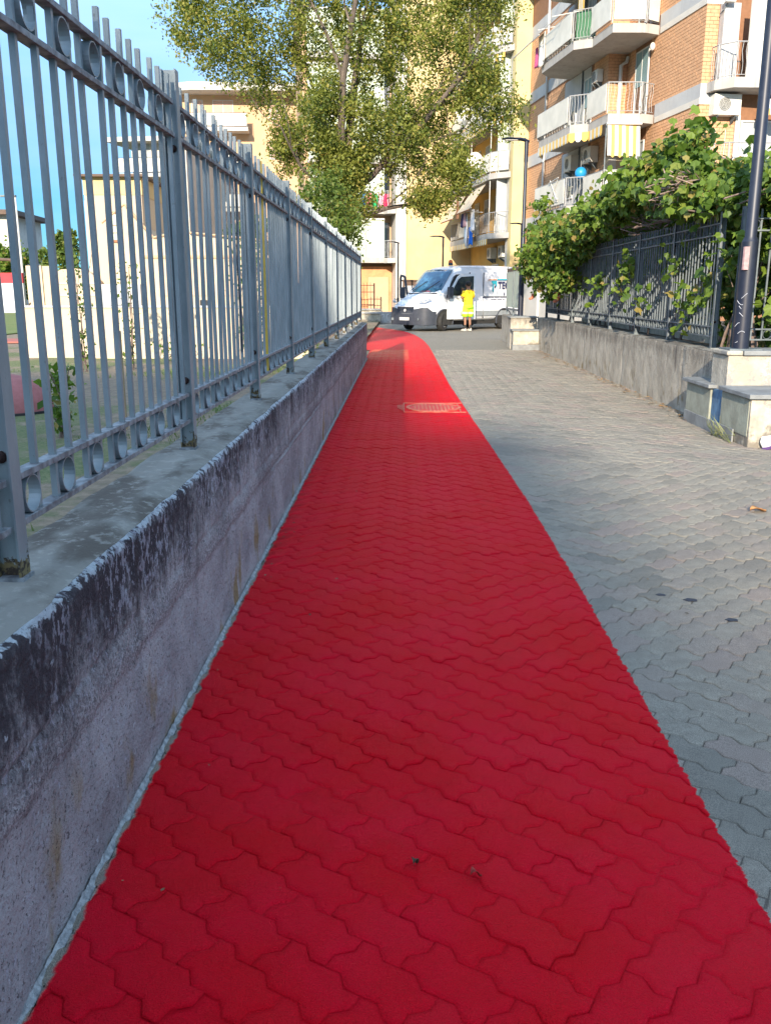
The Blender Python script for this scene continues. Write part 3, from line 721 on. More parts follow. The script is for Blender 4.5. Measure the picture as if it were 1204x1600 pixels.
for k, z in ((1, FZ[1]), (2, FZ[2]), (0, FZ[0]), (3, FZ[3])):
    b = MB().prism(BP+[(-.75-.02,6.19),(-.02,6.19)], z+.0, z+.30)
    s = b.build('balcony', M_CONCS, E_, label={2:'upper stepped balcony with green backed railing', 1:'middle stepped balcony with white railing', 0:'lowest stepped balcony behind the vine', 3:'topmost stepped balcony'}[k])
    P = offset_path(BP, -.05)[1:]; P = [(-.02, 3.56), P[0]]+P[1:]
    if k < 3: railing(s, P, z+.30, panels={2: (0,1,2,4,5), 1: (2,4,5,), 0: (1,2,4)}[k])
    else: railing(s, P, z+.30, bars=False)
    MB().tube([(x, y, z+.24) for x, y in offset_path(BP, .012)], .012, 4).build('drip_edge', M_GREYF, s)
# green sheet behind a run of the upper railing, hung cloths
g = MB(); a, c = BP[3], BP[4]
g.prism([(a[0]+.09, a[1]+.02), (c[0]+.09, c[1]+.05), (c[0]+.11, c[1]+.05), (a[0]+.11, a[1]+.02)], FZ[2]+.38, FZ[2]+1.30)
g.build('green_railing_sheet', mat('green_sheet', (.05,.16,.08), (.04,.12,.06), 3, .7), E_)
valance(E_, [(-1.75,5.3),(-2.33,5.85),(-2.36,9.6),(-1.9,10.3)], FZ[1]-.002, .34); valance(E_, [(-1.76,3.9),(-1.75,5.3)], FZ[1]-.002, .36)
# big striped drop awning at the near end of the middle balcony
aw = MB(); mm = [mat('awning_yellow', (.72,.47,.12)), mat('awning_grey', (.60,.60,.55))]
for q in range(9):
    aw.cm = (q+1) % 2
    x0, x1 = -1.74+q*.135, -1.74+(q+1)*.135; n = 6
    prof = [(3.40, FZ[1]-.05), (3.33, FZ[1]-.5), (3.28, FZ[1]-.98)]
    vs = [(x, y+e, zz) for e in (0, .01) for y, zz in prof for x in (x0, x1)]
    aw.add(vs, [(0,1,3,2),(2,3,5,4),(6,8,9,7),(8,10,11,9)])
    sc = [(x0, FZ[1]-.98), (x1, FZ[1]-.98), (x1, FZ[1]-1.13), ((x0+x1)/2, FZ[1]-1.20 if q % 2 else FZ[1]-1.12), (x0, FZ[1]-1.13)]
    aw.add([(x, 3.28, z) for x, z in sc], [(0,1,2,3,4)])
aw.build('drop_awning', mm, E_); MB().tube([(-1.78, 3.385, FZ[1]-.04), (-.50, 3.30, FZ[1]-.04)], .04, 8).build('awning_roller', M_METALW, E_)
MB().tube([(-1.70, 3.6, FZ[0]+.3), (-1.70, 3.6, FZ[1])], .03, 8).build('balcony_post', M_GREYF, E_); MB().tube([(-.86, 3.36, FZ[0]+.3), (-.86, 3.36, FZ[1]-1.1)], .012, 6).build('thin_pipe', M_METALW, E_)
# openings
window(E_, 'y', 4.72, 1.15, FZ[1]+.32, FZ[1]+2.75, 0, sm=M_SHUTG, grid_=.45)
window(E_, 'y', 4.75, 1.25, FZ[0]+.6, FZ[0]+2.5, 0, gm=M_SHUT)
window(E_, 'y', 4.72, 1.15, FZ[2]+.32, FZ[2]+2.75, 0, sm=M_SHUT, grid_=.2)
for k, (sm, g_) in enumerate(((M_GREYF, .1), (M_SHUTG, .45), (M_SHUT, .3))):
    window(E_, 'y', 8.15, .85, FZ[k]+.32, FZ[k]+2.5, -.75-.018, sm=sm, grid_=g_)
    window(E_, 'y', 10.2, 1.3, FZ[k]+.95, FZ[k]+2.15, -.75-.018, sm=M_SHUT, grid_=(.35, .4, .5)[k])
wc = thing('water_heater_cabinet', 'tall cream cabinet with small white flue on the lowest brick balcony', 'cabinet', wp(-.38, 6.0, FZ[0]+.3), TH)
B(-.34, .30, -.22, .18, 0, 1.85).build('body', M_CREAM, wc, bevel=.01); MB().tube([(0,0,1.85),(0,0,2.2)], .05).build('flue', M_METALW, wc); B(-.22,.22,-.05,.05,2.2,2.32).build('cowl', M_METALW, wc)
B(-.325, -.02, -.228, -.222, .05, 1.8).build('door_leaf', M_METALW, wc)
for x, y in ((-.30, 6.17),):
    MB().tube([(x, y-.08, FZ[1]+.3), (x, y-.08, FZ[1]+2.5), (x+.2, y-.12, FZ[1]+2.62), (x+.25, y-.1, FZ[1]+2.8)], .07, 10).build('white_duct', M_METALW, E_)
MB().tube([(-.80, 8.9, FZ[k]+.3) for k in (0,)]+[(-.80, 8.9, 15)], .035, 6).build('dark_pipe', M_GREYF, E_)
MB().tube([(-.84, 13.6, 0), (-.84, 13.6, 15.2)], .055, 8).build('drainpipe', M_METALW, E_)
for z in (3.2, 6.2, 9.1, 12): B(-.9, -.752, 13.53, 13.67, z, z+.05).build('pipe_clamp', M_METALW, E_)
ac_unit((-.77, 6.95, FZ[1]+2.05), R(-90), 'small white box unit under the upper balcony of the brick block', (.55, .25, .45))
ac_unit((-.77, 7.15, FZ[0]+2.05), R(-90), 'beige air conditioner above the blue ball on the lowest brick balcony', (.85, .35, .6))
ac_unit((-.77, 9.3, FZ[0]+2.0), R(-90), 'white air conditioner at the far end under the scalloped awning', (.85, .38, .6))
sp = tag(MB().ell((0,0,0), (.10,.10,.14), 10, 8).build('wall_lamp', M_METALW, None, True), 'round white wall lamp by the door under the upper brick balcony', 'lamp'); sp.location = wp(-.10, 3.75, FZ[2]-.32)
bl = thing('beach_ball', 'bright blue ball hanging on the lowest brick balcony', 'ball', wp(-1.45, 6.75, FZ[0]+1.62))
MB().ell((0,0,0), (.235,.235,.235), 16, 10).build('ball', M_BALLB, bl, True); MB().tube([(0,0,.23),(0,0,.95)], .006, 4).build('string', M_METALW, bl)
# front (camera facing) side to the right of the corner
def fr_slab(z):
    P = [(.18,-.03),(.22,-.45),(.62,-.95),(2.4,-1.12),(6.5,-1.12)]
    s = MB().prism(P+[(6.5,-.03)], z, z+.30).build('balcony', M_CONCS, E_, label='front balcony behind the thick lamp post')
    railing(s, [(.26,-.06),(.29,-.42),(.66,-.89),(2.4,-1.06),(6.4,-1.06)], z+.30)
for z in (FZ[0]+.33, FZ[1]+.33): fr_slab(z)
for k in (1, 2):
    B(.44, .98, -.30, -.004, FZ[k]+.64, FZ[k]+2.9).build('grey_pier', M_GREYP, E_)
    for q in range(4): B(.99+q*.95, 1.92+q*.95, -.98, -.94, FZ[k]+.64, FZ[k]+2.9).build('veranda_panel', M_METALW, E_)
    B(.985, 4.8, -.935, -.9, FZ[k]+.64, FZ[k]+2.9).build('veranda_frame', M_PALEP, E_)
B(1.26, 1.42, -.06, -.004, FZ[0]+.31, FZ[1]-.3).build('door_frame', M_METALW, E_)
window(E_, 'x', 2.35, 1.8, FZ[0]+.4, FZ[1]-.45, 0, gm=M_SHUT); window(E_, 'x', 2.35, 1.8, 1.2, 3.4, 0, gm=M_SHUT)
MB().tube([(1.72,-1.02,FZ[0]+.3),(1.72,-1.02,FZ[1])], .02, 6).build('thin_post', M_METALW, E_); B(1.6, 3.6, -1.1, -1.02, FZ[1]-.28, FZ[1]-.005).build('awning_box', M_METALW, E_)
valance(E_, [(1.62,-1.08),(3.6,-1.08)], FZ[1]-.28, .22)
ac_unit((.78, -.01, FZ[1]-.36), 0, 'white air conditioner on the brick corner next to the thick lamp post', (.92, .36, .62))
for x in (.60, .95): MB().tube([(x, -.03, 2), (x, -.03, FZ[1]-.75)], .012, 5).build('thin_pipe', M_METALW, E_)
cmn = thing('security_lamp', 'small white floodlight on the brick corner high at the right', 'lamp', wp(.5, -.45, FZ[2]-.02), TH)
B(-.16,.16,-.12,.06,-.06,.08).build('head', M_METALW, cmn, bevel=.02); MB().tube([(0,.05,0),(-.1,.14,-.22),(-.12,.30,-.30)], .02, 6).build('arm', M_GREYF, cmn)
# beige sloping awning + striped cloth + rods at the upper balcony
z = FZ[2]+.3
b = MB().add([(-1.0,8.6,z+2.5),(-1.0,12.6,z+2.5),(-2.75,12.4,z+.95),(-2.75,8.9,z+.95),(-1.0,8.6,z+2.52),(-1.0,12.6,z+2.52),(-2.75,12.4,z+.97),(-2.75,8.9,z+.97)], [(0,1,2,3),(7,6,5,4),(2,6,7,3)])
b.build('sloping_awning', M_BEIGE, E_); MB().tube([(-2.75,8.8,z+.94),(-2.75,12.5,z+.94)], .03, 6).build('awning_bar', M_METALW, E_)
sc = MB(); mm2 = [mat('awning_yellow', (.72,.47,.12)), mat('white_cotton', (.74,.72,.68), (.66,.64,.6), 5, .9)]
for q in range(7):
    sc.cm = q % 2; y0 = 6.15+q*.16-.4; sc.add([(-2.0+.03*q, y0, z+1.05),(-2.0+.03*q, y0+.16, z+1.05),(-2.0+.03*q, y0+.16, z+2.4),(-2.0+.03*q, y0, z+2.4)], [(0,1,2,3)])
o = sc.build('striped_cloth', mm2); o.location = LOC; o.rotation_euler = (0,0,TH); tag(o, 'yellow and white striped cloth hanging above the upper brick balcony', 'cloth'); so = o.modifiers.new('s', 'SOLIDIFY'); so.thickness = .012
def cloth(label, c, wd, h, m, rz=R(90), name='hanging_cloth', cat='laundry', grp=None, seed=0):
    """a wavy hanging cloth, thick enough to be seen edge on"""
    def f(u, v):
        ww = wd*(1-.10*math.sin(v*3+seed))
        return ((u-.5)*ww+.02*math.sin(v*6+seed), .05*math.sin(u*11+seed)*(.3+v), -v*h*(1-.12*abs(math.sin(u*4+seed))))
    o = grid(name, f, 14, 10, m); o.location = wp(*c); o.rotation_euler = (0,0,TH+rz)
    s = o.modifiers.new('s', 'SOLIDIFY'); s.thickness = .012; return tag(o, label, cat, grp)
cloth('white towel hung over the railing of the upper brick balcony', (-2.45, 9.35, FZ[2]+1.42), 1.0, 1.25, mm2[1], R(90), seed=1)
cloth('pink cloth hanging beside the white towel on the upper brick balcony', (-2.42, 10.1, FZ[2]+1.1), .35, .8, mat('pink_cotton', (.55,.10,.25), None, 5, .9), seed=2)
rk = thing('drying_rack', 'white folding drying rack leaning out over the upper brick balcony railing', 'drying rack', wp(-2.3, 7.6, FZ[2]+1.35), TH)
for q in range(5): MB().tube([(-.5+.2*q, -.9, .0+.05*q), (-.5+.2*q, .9, .05*q)], .012, 5).build('rod', M_METALW, rk)
for q in (-.9, .9): MB().tube([(-.6, q, -.02), (.5, q, .22)], .018, 5).build('side_bar', M_METALW, rk)
rk2 = thing('folding_rack', 'white crossed drying frame on the lowest brick balcony railing', 'drying rack', wp(-2.45, 7.0, FZ[0]+.5), TH)
for a, c in (((0,-.5,0),(0,.5,.9)), ((0,.5,0),(0,-.5,.9)), ((-.03,-.6,.1),(-.03,.6,.0)), ((-.03,-.6,.9),(-.03,.6,.8))): MB().tube([a, c], .02, 5).build('bar', M_METALW, rk2)
# flat roof edge
B(-1.2, 12.4, -.5, 16.35, TOPE, TOPE+.35).build('roof_slab', M_CONCS, E_)

# ---- yellow block with the deep balconies (beyond the brick one)
D_ = bld('yellow_apartment_building', 'yellow apartment block with white sheeted balconies and a blank end wall behind the van')
TOPD = 18.6
B(-1.52, -.76, 16.42, 17.0, 0, TOPD).build('corner_pilaster', M_PILA, D_)
B(-1.50, -1.40, 17.003, 17.5, 0, TOPD).build('side_wall', M_WHITEW, D_)
B(-.95, 12, 17.01, 27.5, 0, TOPD-.02).build('wall', M_OCHRE, D_)
B(-5.1, 12, 27.503, 37, 0, TOPD).build('end_wall', M_YWALL, D_)
B(-5.3, 12.2, 27.2, 37.2, TOPD+.01, TOPD+.4).build('roof_slab', M_CONCS, D_)
DZ = [4.07+2.92*k for k in range(5)]
DP = [(-1.53,16.75),(-2.05,17.3),(-2.35,17.9),(-2.5,26.6),(-2.0,27.3),(-.96,27.45)]
for k, z in enumerate(DZ):
    s = MB().prism(DP+[(-.96,17.52),(-1.53,17.52)], z, z+.28).build('balcony', M_CONCS, D_, label=['lowest', 'second', 'third', 'fourth', 'fifth'][k]+' balcony of the yellow block')
    P = [(-1.56,16.82),(-2.0,17.33),(-2.29,17.93),(-2.44,26.55),(-1.97,27.24)]
    railing(s, P, z+.28, panels=() if k == 0 else (0,1,2,3), step=.16)
    if k == 0: 
        b = MB().prism([(-2.40,20.5),(-2.43,24.4),(-2.40,24.4),(-2.37,20.5)], z+.4, z+1.2); b.build('railing_sheet', M_PANEL, s)
    B(-2.02, -.97, 17.55, 17.60, z+.282, z+2.9).build('side_screen', M_GREENP if k != 0 else M_SHUT, s)
    for q, y in enumerate((18.8, 21.2, 23.6, 26.0)):
        window(D_, 'y', y, 1.1, z+(.32 if q % 2 else 1.1), z+2.5, -.95, sm=M_SHUT, grid_=.3*((q+k) % 3))
for y in (18.6, 21.4): window(D_, 'y', y, 1.3, 1.3, 2.9, -.95, sm=M_SHUT, grid_=.3)
for k in (2, 3): valance(D_, [(-1.9,17.15),(-2.35,17.9),(-2.5,26.6)], DZ[k]-.002, .36)
valance(D_, [(-2.38,17.9),(-2.5,26.6),(-2.0,27.3)], DZ[0]-.002, .30)
for k in (1, 2, 3, 0):
    for y in (18.0, 22.3): MB().tube([(-2.26,y,DZ[k]+.28),(-2.26,y,DZ[k]+2.92)], .022, 6).build('balcony_post', M_METALW, D_)
def slope_awning(y0, y1, z, m, x1=-3.15, drop=1.35):
    b = MB().add([(-2.2,y0,z),(-2.2,y1,z),(x1,y1,z-drop),(x1,y0,z-drop),(-2.2,y0,z+.02),(-2.2,y1,z+.02),(x1,y1,z-drop+.02),(x1,y0,z-drop+.02)], [(0,1,2,3),(7,6,5,4),(2,6,7,3),(0,3,7,4),(1,5,6,2)])
    b.build('sloping_awning', m, D_); MB().tube([(x1,y0-.05,z-drop),(x1,y1+.05,z-drop)], .035, 6).build('awning_bar', M_BRNC, D_)
slope_awning(19.0, 21.9, DZ[1]-.05, M_BEIGE); slope_awning(23.3, 26.4, DZ[1]-.05, M_BEIGE, -3.1, 1.5)
B(-2.9, -2.86, 22.6, 23.1, DZ[0]+1.35, DZ[1]-.1).build('awning_side', M_BRNC, D_)
lab = [('blue cloth', (.01,.15,.62), 1.05, 1.0, -.1), ('pale blue sheet', (.30,.45,.60), .35, 1.6, .9), ('white sheet', (.74,.72,.70), .5, 1.9, .55), ('dark blue shirt', (.03,.03,.10), .5, .8, 1.35), ('white shirt', (.74,.72,.72), .55, 1.2, -.9), ('pinkish shirt', (.5,.3,.32), .4, .8, .7)]
for q, (n_, c, wd, h, dy) in enumerate(lab):
    cloth(n_+' hung out from the lowest yellow balcony above the van', (-2.72-.03*q, 20.3+dy*1.1, DZ[0]+(.75 if q == 0 else 1.55 if q != 3 else 1.6)), wd, h, mat('cotton_%s' % n_.replace(' ', '_'), c, None, 4, .9), seed=q, grp='laundry on the lowest yellow balcony')
lr = thing('drying_rack', 'white drying rack arms reaching out above the laundry on the yellow block', 'drying rack', wp(-2.4, 20.3, DZ[0]+1.4), TH)
for a, c in (((0,-1.4,0),(-.6,1.5,.3)), ((0,1.5,0),(-.6,-1.3,.25)), ((-.5,-1.4,.15),(-.5,1.6,.15)), ((-.25,-1.4,.1),(-.25,1.6,.1))): MB().tube([a, c], .022, 5).build('bar', M_METALW, lr)
ac_unit((-.96, 19.2, 3.2), R(-90), 'air conditioner under the lowest yellow balcony, nearer the corner pilaster', (.85,.35,.6)); ac_unit((-.96, 21.6, 3.2), R(-90), 'air conditioner under the lowest yellow balcony, nearer the blank wall', (.85,.35,.6))
for k, (y, kk) in enumerate(((19.4, 1), (22.6, 2))):
    t = thing('satellite_dish', ['pale satellite dish at the railing of the second yellow balcony', 'pale satellite dish at the railing of the third yellow balcony'][k], 'satellite dish', wp(-2.75, y, DZ[kk]+1.1), TH+R(-20))
    ds = MB().loft([[(r_*math.cos(a*math.pi/8), -.06-.25*(1-r_*r_*4)*.25, r_*math.sin(a*math.pi/8)) for a in range(16)] for r_ in (.05,.2,.33,.42)]).build('dish', M_PALEP, t, True); MB().tube([(0,0,0),(.3,.2,-.1)], .02).build('arm', M_GREYF, t); MB().tube([(0,-.08,0),(0,-.5,-.05)], .012).build('feed_arm', M_GREYF, t)
# flower pots on the yellow balconies
def pot(c, label):
    t = thing('flower_pot', label, 'plant pot', wp(*c))
    MB().tube([(0,0,0),(0,0,.22)], [.10,.14], 10).build('pot', mat('terracotta', (.42,.16,.08), None, 6, .9), t)
    return t
POTS = [pot((-2.15, 18.6, DZ[2]+.28), 'plant pot at the near end of the third yellow balcony'), pot((-2.2, 18.9, DZ[1]+.28), 'plant pot behind the railing of the second yellow balcony')]

# ---- block C: orange garages below, green verandas above
Cb = bld('apartment_block', 'apartment block with orange garage front, pale green verandas and laundry at the street end')
TOPC = 17.6
B(-5.75, -5.11, 27.3, 30, 0, TOPC).build('white_pier', M_WHITEW, Cb); MB().tube([(-5.35,27.26,0),(-5.35,27.26,TOPC)], .06, 8).build('drainpipe', M_METALW, Cb)
B(-11.2, -5.76, 29.4, 38, 0, TOPC-.3).build('wall', M_PEACH, Cb); B(-11.5, -5.0, 28.2, 38.2, TOPC-.29, TOPC).build('roof_slab', M_WHITEW, Cb)
B(-11.0, -5.77, 28.9, 29.39, 0, 2.95).build('garage_front', M_ORANGE, Cb)
CZ = [3.15+2.92*k for k in range(5)]
for k, z in enumerate(CZ):
    s = B(-11.0, -5.78, 27.9, 29.38, z, z+.3).build('veranda_floor', M_CONCS, Cb)
    for q in range(4):
        x0 = -11.0+q*1.16; B(x0+.01, x0+1.15, 28.0, 28.04, z+1.15, z+2.55).build('glazed_panel', M_GREENP, s)
        B(x0+.01, x0+1.15, 27.96, 27.995, z+.31, z+1.10).build('parapet_panel', M_GREENP if k >= 0 else M_PALEP, s)
    B(-11.0, -6.37, 27.94, 28.06, z+1.102, z+1.148).build('sill_rail', M_METALW, s); B(-11.0, -6.37, 27.94, 28.06, z+2.56, z+2.66).build('head_rail', M_METALW, s)
    B(-6.30, -5.85, 29.34, 29.399, z+.31, z+2.5).build('door_opening', M_GLASS, s)
    railing(s, [(-6.38,27.95),(-6.2,27.5),(-5.78,27.3)], z+.3, step=.16)
    s2 = MB().prism([(-6.42,27.89),(-6.25,27.4),(-5.78,27.2),(-5.78,27.89)], z-.02, z+.28).build('curved_slab', M_CONCS, s)
B(-8.9, -8.0, 28.84, 28.898, 1.3, 2.5).build('garage_window', M_GLASS, Cb)
window(Cb, 'x', -8.45, 1.0, 1.25, 2.55, 28.9, fm=M_BROWN)
for q in range(1): B(-10.6+q*1.5, -9.3+q*1.5, 28.84, 28.9, .05, 2.3).build('garage_door', M_ORANGE, Cb)
B(-7.3, -6.0, 28.80, 28.898, 0, 2.3).build('garage_door', M_PEACH, Cb)
lc = [('blue', (.03,.20,.50)), ('pink', (.60,.20,.20)), ('green', (.02,.38,.13)), ('pale pink', (.62,.35,.42)), ('crimson', (.50,.03,.10))]
for q, (n_, c) in enumerate(lc):
    cloth(n_+' garment on the washing line above the pale green veranda', (-7.75+q*.37, 27.66, CZ[1]+1.15+.05*(q % 2)), .34, .95, mat('garment_'+n_.replace(' ', '_'), c, None, 4, .9), 0, 'hanging_garment', grp='laundry on the street end block', seed=q*2)
# gate and notice cabinet in front of the garages
gt = thing('iron_gate', 'rusty iron gate with upright bars in front of the orange garages', 'gate', wp(-9.4, 26.6, 0), TH)
for x in (-2.6, -.9, .9, 2.2): B(x-.04, x+.04, -.04, .04, 0, 1.9).build('gate_post', M_RUST, gt)
for z in (.25, .6, 1.35, 1.75): B(-2.56, 2.16, -.015, .015, z, z+.04).build('rail', M_RUST, gt)
for q in range(22): B(-2.45+q*.21, -2.43+q*.21, -.012, .012, .29, 1.9+.06*math.sin(q)).build('bar', M_RUST, gt)
nb = thing('notice_cabinet', 'brown metal notice cabinet beside the blank yellow wall', 'cabinet', wp(-5.05, 26.0, 0), TH)
B(-.45,.45,-.12,.12,.5,2.0).build('body', M_BROWN, nb); B(-.36,.36,-.128,-.122,.9,1.75).build('panel', M_GREYP, nb); B(-.5,.5,-.18,.16,2.003,2.1).build('top', M_BROWN, nb)
for x in (-.38,.38): B(x-.04,x+.04,-.05,.05,0,.498).build('leg', M_BROWN, nb)
pk = thing('graffiti_bench_wall', 'low grey concrete bench wall with white graffiti left of the van', 'low wall', (-.15, 41.6, 0), R(4))
B(-.95, 1.0, -.25, .25, 0, .50).build('block', mat('graffiti_concrete', (.42,.42,.40), (.26,.26,.26), 3, .9, .3, 30), pk, bevel=.02)
M_SPR = mat('white_spray', (.72,.72,.72), None, 4, .8)
for q in range(7):
    x = -.75+q*.24; MB().tube([(x+.07*math.cos(a*.9+q), -.256, .26+.15*math.sin(a*.9+q)) for a in range(6)], .016, 4).build('graffiti_stroke', M_SPR, pk)
for q, (x, y, s, lb) in enumerate(((-1.75, 41.5, .5, 'long low concrete ledge by the end of the left fence'), (-1.9, 43.5, .6, 'broken pale concrete block behind the low ledge'))):
    r = thing('concrete_ledge', lb, 'ledge', (x, y, 0), .1*q)
    B(-1.2*s*1.3, 1.2*s*1.3, -.3, .3, 0, .42+.12*q).build('block', M_PLAST, r, bevel=.03); B(-1.3*s*1.2, 1.3*s*1.1, -.36, .34, .423+.12*q, .49+.12*q).build('cap', M_CONCS, r, bevel=.01)

# ---- block B: peach block with white eaves, behind the fence and the tree
Bb = thing('apartment_block', 'peach apartment block with white eaves and balconies behind the tall fence', 'building', (-17.2, 74, 0), R(4))
B(0, 20, 0, 14, 0, 16.3).build('wall', M_PEACH, Bb)
MB().prism([(-1.5,-.9),(1.0,-1.9),(21,-1.9),(21,15),(-1.5,15)], 16.2, 16.755).build('eaves', M_WHITEW, Bb)
MB().add([(-1.7,-1.2,16.76),(21.2,-2.1,16.76),(21.2,15.2,16.76),(-1.7,15.2,16.76),(5,6,18.0),(16,6,18.0)], [(0,1,5,4),(1,2,5),(2,3,4,5),(3,0,4)]).build('roof', M_TILE, Bb)
B(-.5, -.01, -.2, 12, 0, 16.25).build('side_wall', M_WHITEW, Bb)
for k in range(5):
    z = 1.6+2.95*k
    s = MB().prism([(.2,-.02),(.2,-.9),(1.2,-1.5),(5.2,-1.5),(5.2,-.02)], z, z+.28).build('balcony', M_WHITEW, Bb)
    railing(s, [(.25,-.85),(1.2,-1.45),(5.15,-1.45)], z+.28, mt=M_GREYF, bars=False, panels=(1,) if k % 2 else (0,1), pm=M_PANEL)
    for x, w_ in ((1.2, .9), (3.2, 1.6), (7.4, 1.3), (9.6, 1.3), (12.5, 1.5), (16, 1.5)):
        window(Bb, 'x', x, w_, z+(.35 if x < 5 else 1.1), z+2.45, 0, fm=M_METALW, sm=mat('pink_shutter', (.62,.42,.34), (.56,.38,.3), 4, .8), grid_=.0 if k != 2 else .3)
    s = B(10.6, 15, -1.2, -.02, z, z+.25).build('balcony', M_WHITEW, Bb); railing(s, [(10.65,-1.15),(14.95,-1.15)], z+.25, mt=M_GREYF, bars=False, panels=(0,))

# ---- block A: pale balcony block behind the church
Ab = thing('apartment_block', 'pale block with stacked balconies rising behind the church', 'building', (-19.6, 66, 0), R(-8))
B(.6, 4.6, .0, 9, 0, 11.4).build('wall', M_WHITEW, Ab); MB().prism([(-.7,-1.2),(4.9,-1.2),(4.9,9.5),(-.2,9.5)], 11.405, 11.7).build('eaves', M_WHITEW, Ab)
for k in range(4):
    z = .4+2.9*k
    s = MB().prism([(.59,-.02),(-.5,-.3),(-.4,-1.1),(4.4,-1.1),(4.4,-.02)], z, z+.25).build('balcony', M_CONCS, Ab)
    railing(s, [(-.42,-.35),(-.35,-1.05),(4.35,-1.05)], z+.25, mt=M_GREYF, bars=False, panels=(0,1) if k % 2 else (0,))
    for x in (1.5, 3.3): window(Ab, 'x', x, 1.1, z+.4, z+2.4, 0, sm=M_SHUT if k % 2 else M_BRNC, grid_=.4*(k % 2))

# ---- church
Ch = thing('church', 'cream church with arched window and yellow topped tower block', 'church', (-15.4, 45, 0), R(2))
B(0, 2.75, 0, 5, 0, 5.95).build('tower', M_CREAM2, Ch)
B(-.03, 2.78, -.03, 5.02, 5.953, 6.75).build('tower_top', M_YWALL, Ch); MB().prism([(-.35,-.4),(3.0,-.4),(3.0,5.3),(-.35,5.3)], 6.753, 6.86).build('tower_roof', M_BROWN, Ch)
B(-.10, -.003, .2, 4.8, 0, 5.7).build('tower_side', M_WHITEW, Ch)
for z in (2.9, 3.6, 4.5): B(.30, .42, -.02, -.003, z, z+.55).build('orange_slot', M_ORANGE, Ch)
# gable
gb = MB(); gp = [(1.0,0),(8.8,0),(8.8,3.7),(4.6,4.1),(3.2,3.9),(2.0,5.35),(1.0,4.6)]
gb.add([(x, -.35, z) for x, z in gp]+[(x, 6, z) for x, z in gp], [tuple(range(7)), tuple(range(7,14))[::-1]]+[(k,(k+1)%7,7+(k+1)%7,7+k) for k in range(7)])
gb.build('nave', M_CREAM, Ch)
cp = MB()
for a, c in (((.85,4.62),(2.0,5.48)), ((2.0,5.48),(3.3,3.95)), ((3.3,3.95),(4.6,4.22)), ((4.6,4.22),(8.9,3.82))):
    cp.tube([(a[0], -.42, a[1]), (c[0], -.42, c[1])], .05, 4)
cp.build('gable_moulding', M_PEACH, Ch)
def archpts(cx, w_, z0, z1, n=8): return [(cx-w_/2, z0), (cx+w_/2, z0)]+[(cx+w_/2*math.cos(a*math.pi/n), z1-w_/2+w_/2*math.sin(a*math.pi/n)) for a in range(n+1)]
for (w_, z0, z1, yy, m, nm) in ((.66, 3.72, 5.16, -.37, M_BRNC, 'arched_window'),):
    p = archpts(1.48, w_, z0, z1); b = MB().add([(x, yy, z) for x, z in p]+[(x, yy-.05, z) for x, z in p], [tuple(range(len(p)))[::-1], tuple(range(len(p), 2*len(p)))]+[(k,(k+1)%len(p),len(p)+(k+1)%len(p),len(p)+k) for k in range(len(p))])
    wd = b.build(nm, m, Ch); p = archpts(1.48, .44, 3.84, 5.04); b = MB().add([(x, -.425, z) for x, z in p], [tuple(range(len(p)))]); b.build('pane', M_GREENP, wd)
    for z in (4.15, 4.5): B(1.27, 1.69, -.44, -.428, z, z+.03).build('glazing_bar', M_BRNC, wd)
for x in (3.4, 4.9, 6.4): B(x, x+.95, -.40, -.352, 1.2, 2.9).build('recessed_panel', M_CREAM2, Ch)
B(2.6, 8.9, -.43, -.353, 3.0, 3.12).build('string_course', M_PEACH, Ch); B(5.4, 5.75, -.44, -.405, .6, 1.0).build('dark_vent', M_GLASS, Ch)
# low annexe with buttresses, left of the tower
An = thing('church_annexe', 'low cream annexe with curved gable left of the church', 'annexe', (-18.2, 44, 0), R(2))
B(0, .75, 0, .6, 0, 2.62).build('pier', M_CREAM, An); B(.78, 1.1, .05, .6, 0, 2.6).build('pier', M_CREAM2, An)
p = [(1.3,0),(3.4,0),(3.4,1.9),(3.0,2.3),(2.4,2.5),(1.6,2.45),(1.3,2.3)]; b = MB().add([(x,.3,z) for x,z in p]+[(x,4,z) for x,z in p], [tuple(range(7)), tuple(range(7,14))[::-1]]+[(k,(k+1)%7,7+(k+1)%7,7+k) for k in range(7)]); b.build('hall', M_CREAM2, An)
for z in (1.2, 1.75): B(1.32, 3.38, .26, .297, z, z+.06).build('string_course', M_GREYP, An)
B(3.45, 5.4, .2, .8, 0, 1.75).build('grey_block', M_GREYP, An)

# ---- cream boundary wall in the garden
cw = thing('garden_wall', 'long cream rendered wall standing on the grass behind the tall fence', 'wall', (-7.55, 18, 0), R(-1))
B(0, 5.75, 0, .22, -.1, 1.10).build('wall', M_CREAM, cw); B(-.03, 5.78, -.03, .25, 1.103, 1.14).build('coping', M_GREYP, cw); B(-.001, .22, .223, 6, -.1, 1.08).build('return_wall', M_CREAM, cw)

# ================================================================ VAN
V_ = thing('white_van', 'white delivery van with dark bumper, open doors and blue lettering', 'van', (1.98, 35.0, 0), R(222))
M_VAN = mat('white_car_paint', (.74,.75,.76), (.70,.71,.73), .8, .28, spec=.6)
M_VPL = mat('dark_bumper_plastic', (.045,.05,.065), (.035,.04,.05), 8, .6)
M_VGL = mat('windscreen_glass', (.05,.16,.27), (.03,.10,.18), 2.5, .06, spec=.9)
ST_ = [(2.47,.50,.45,.78,.42),(2.40,.78,.34,.94,.66),(2.22,.95,.30,1.06,.80),(1.95,.995,.30,1.16,.86),(1.62,1.01,.30,1.32,.86),(1.30,1.02,.30,1.70,.80),(1.0,1.02,.30,2.02,.78),(.78,1.02,.30,2.19,.78),(.45,1.02,.30,2.31,.80),(-.1,1.02,.30,2.36,.82),(-1.5,1.02,.30,2.37,.82),(-2.75,1.015,.32,2.36,.82),(-2.85,.99,.36,2.32,.80)]
rings = []
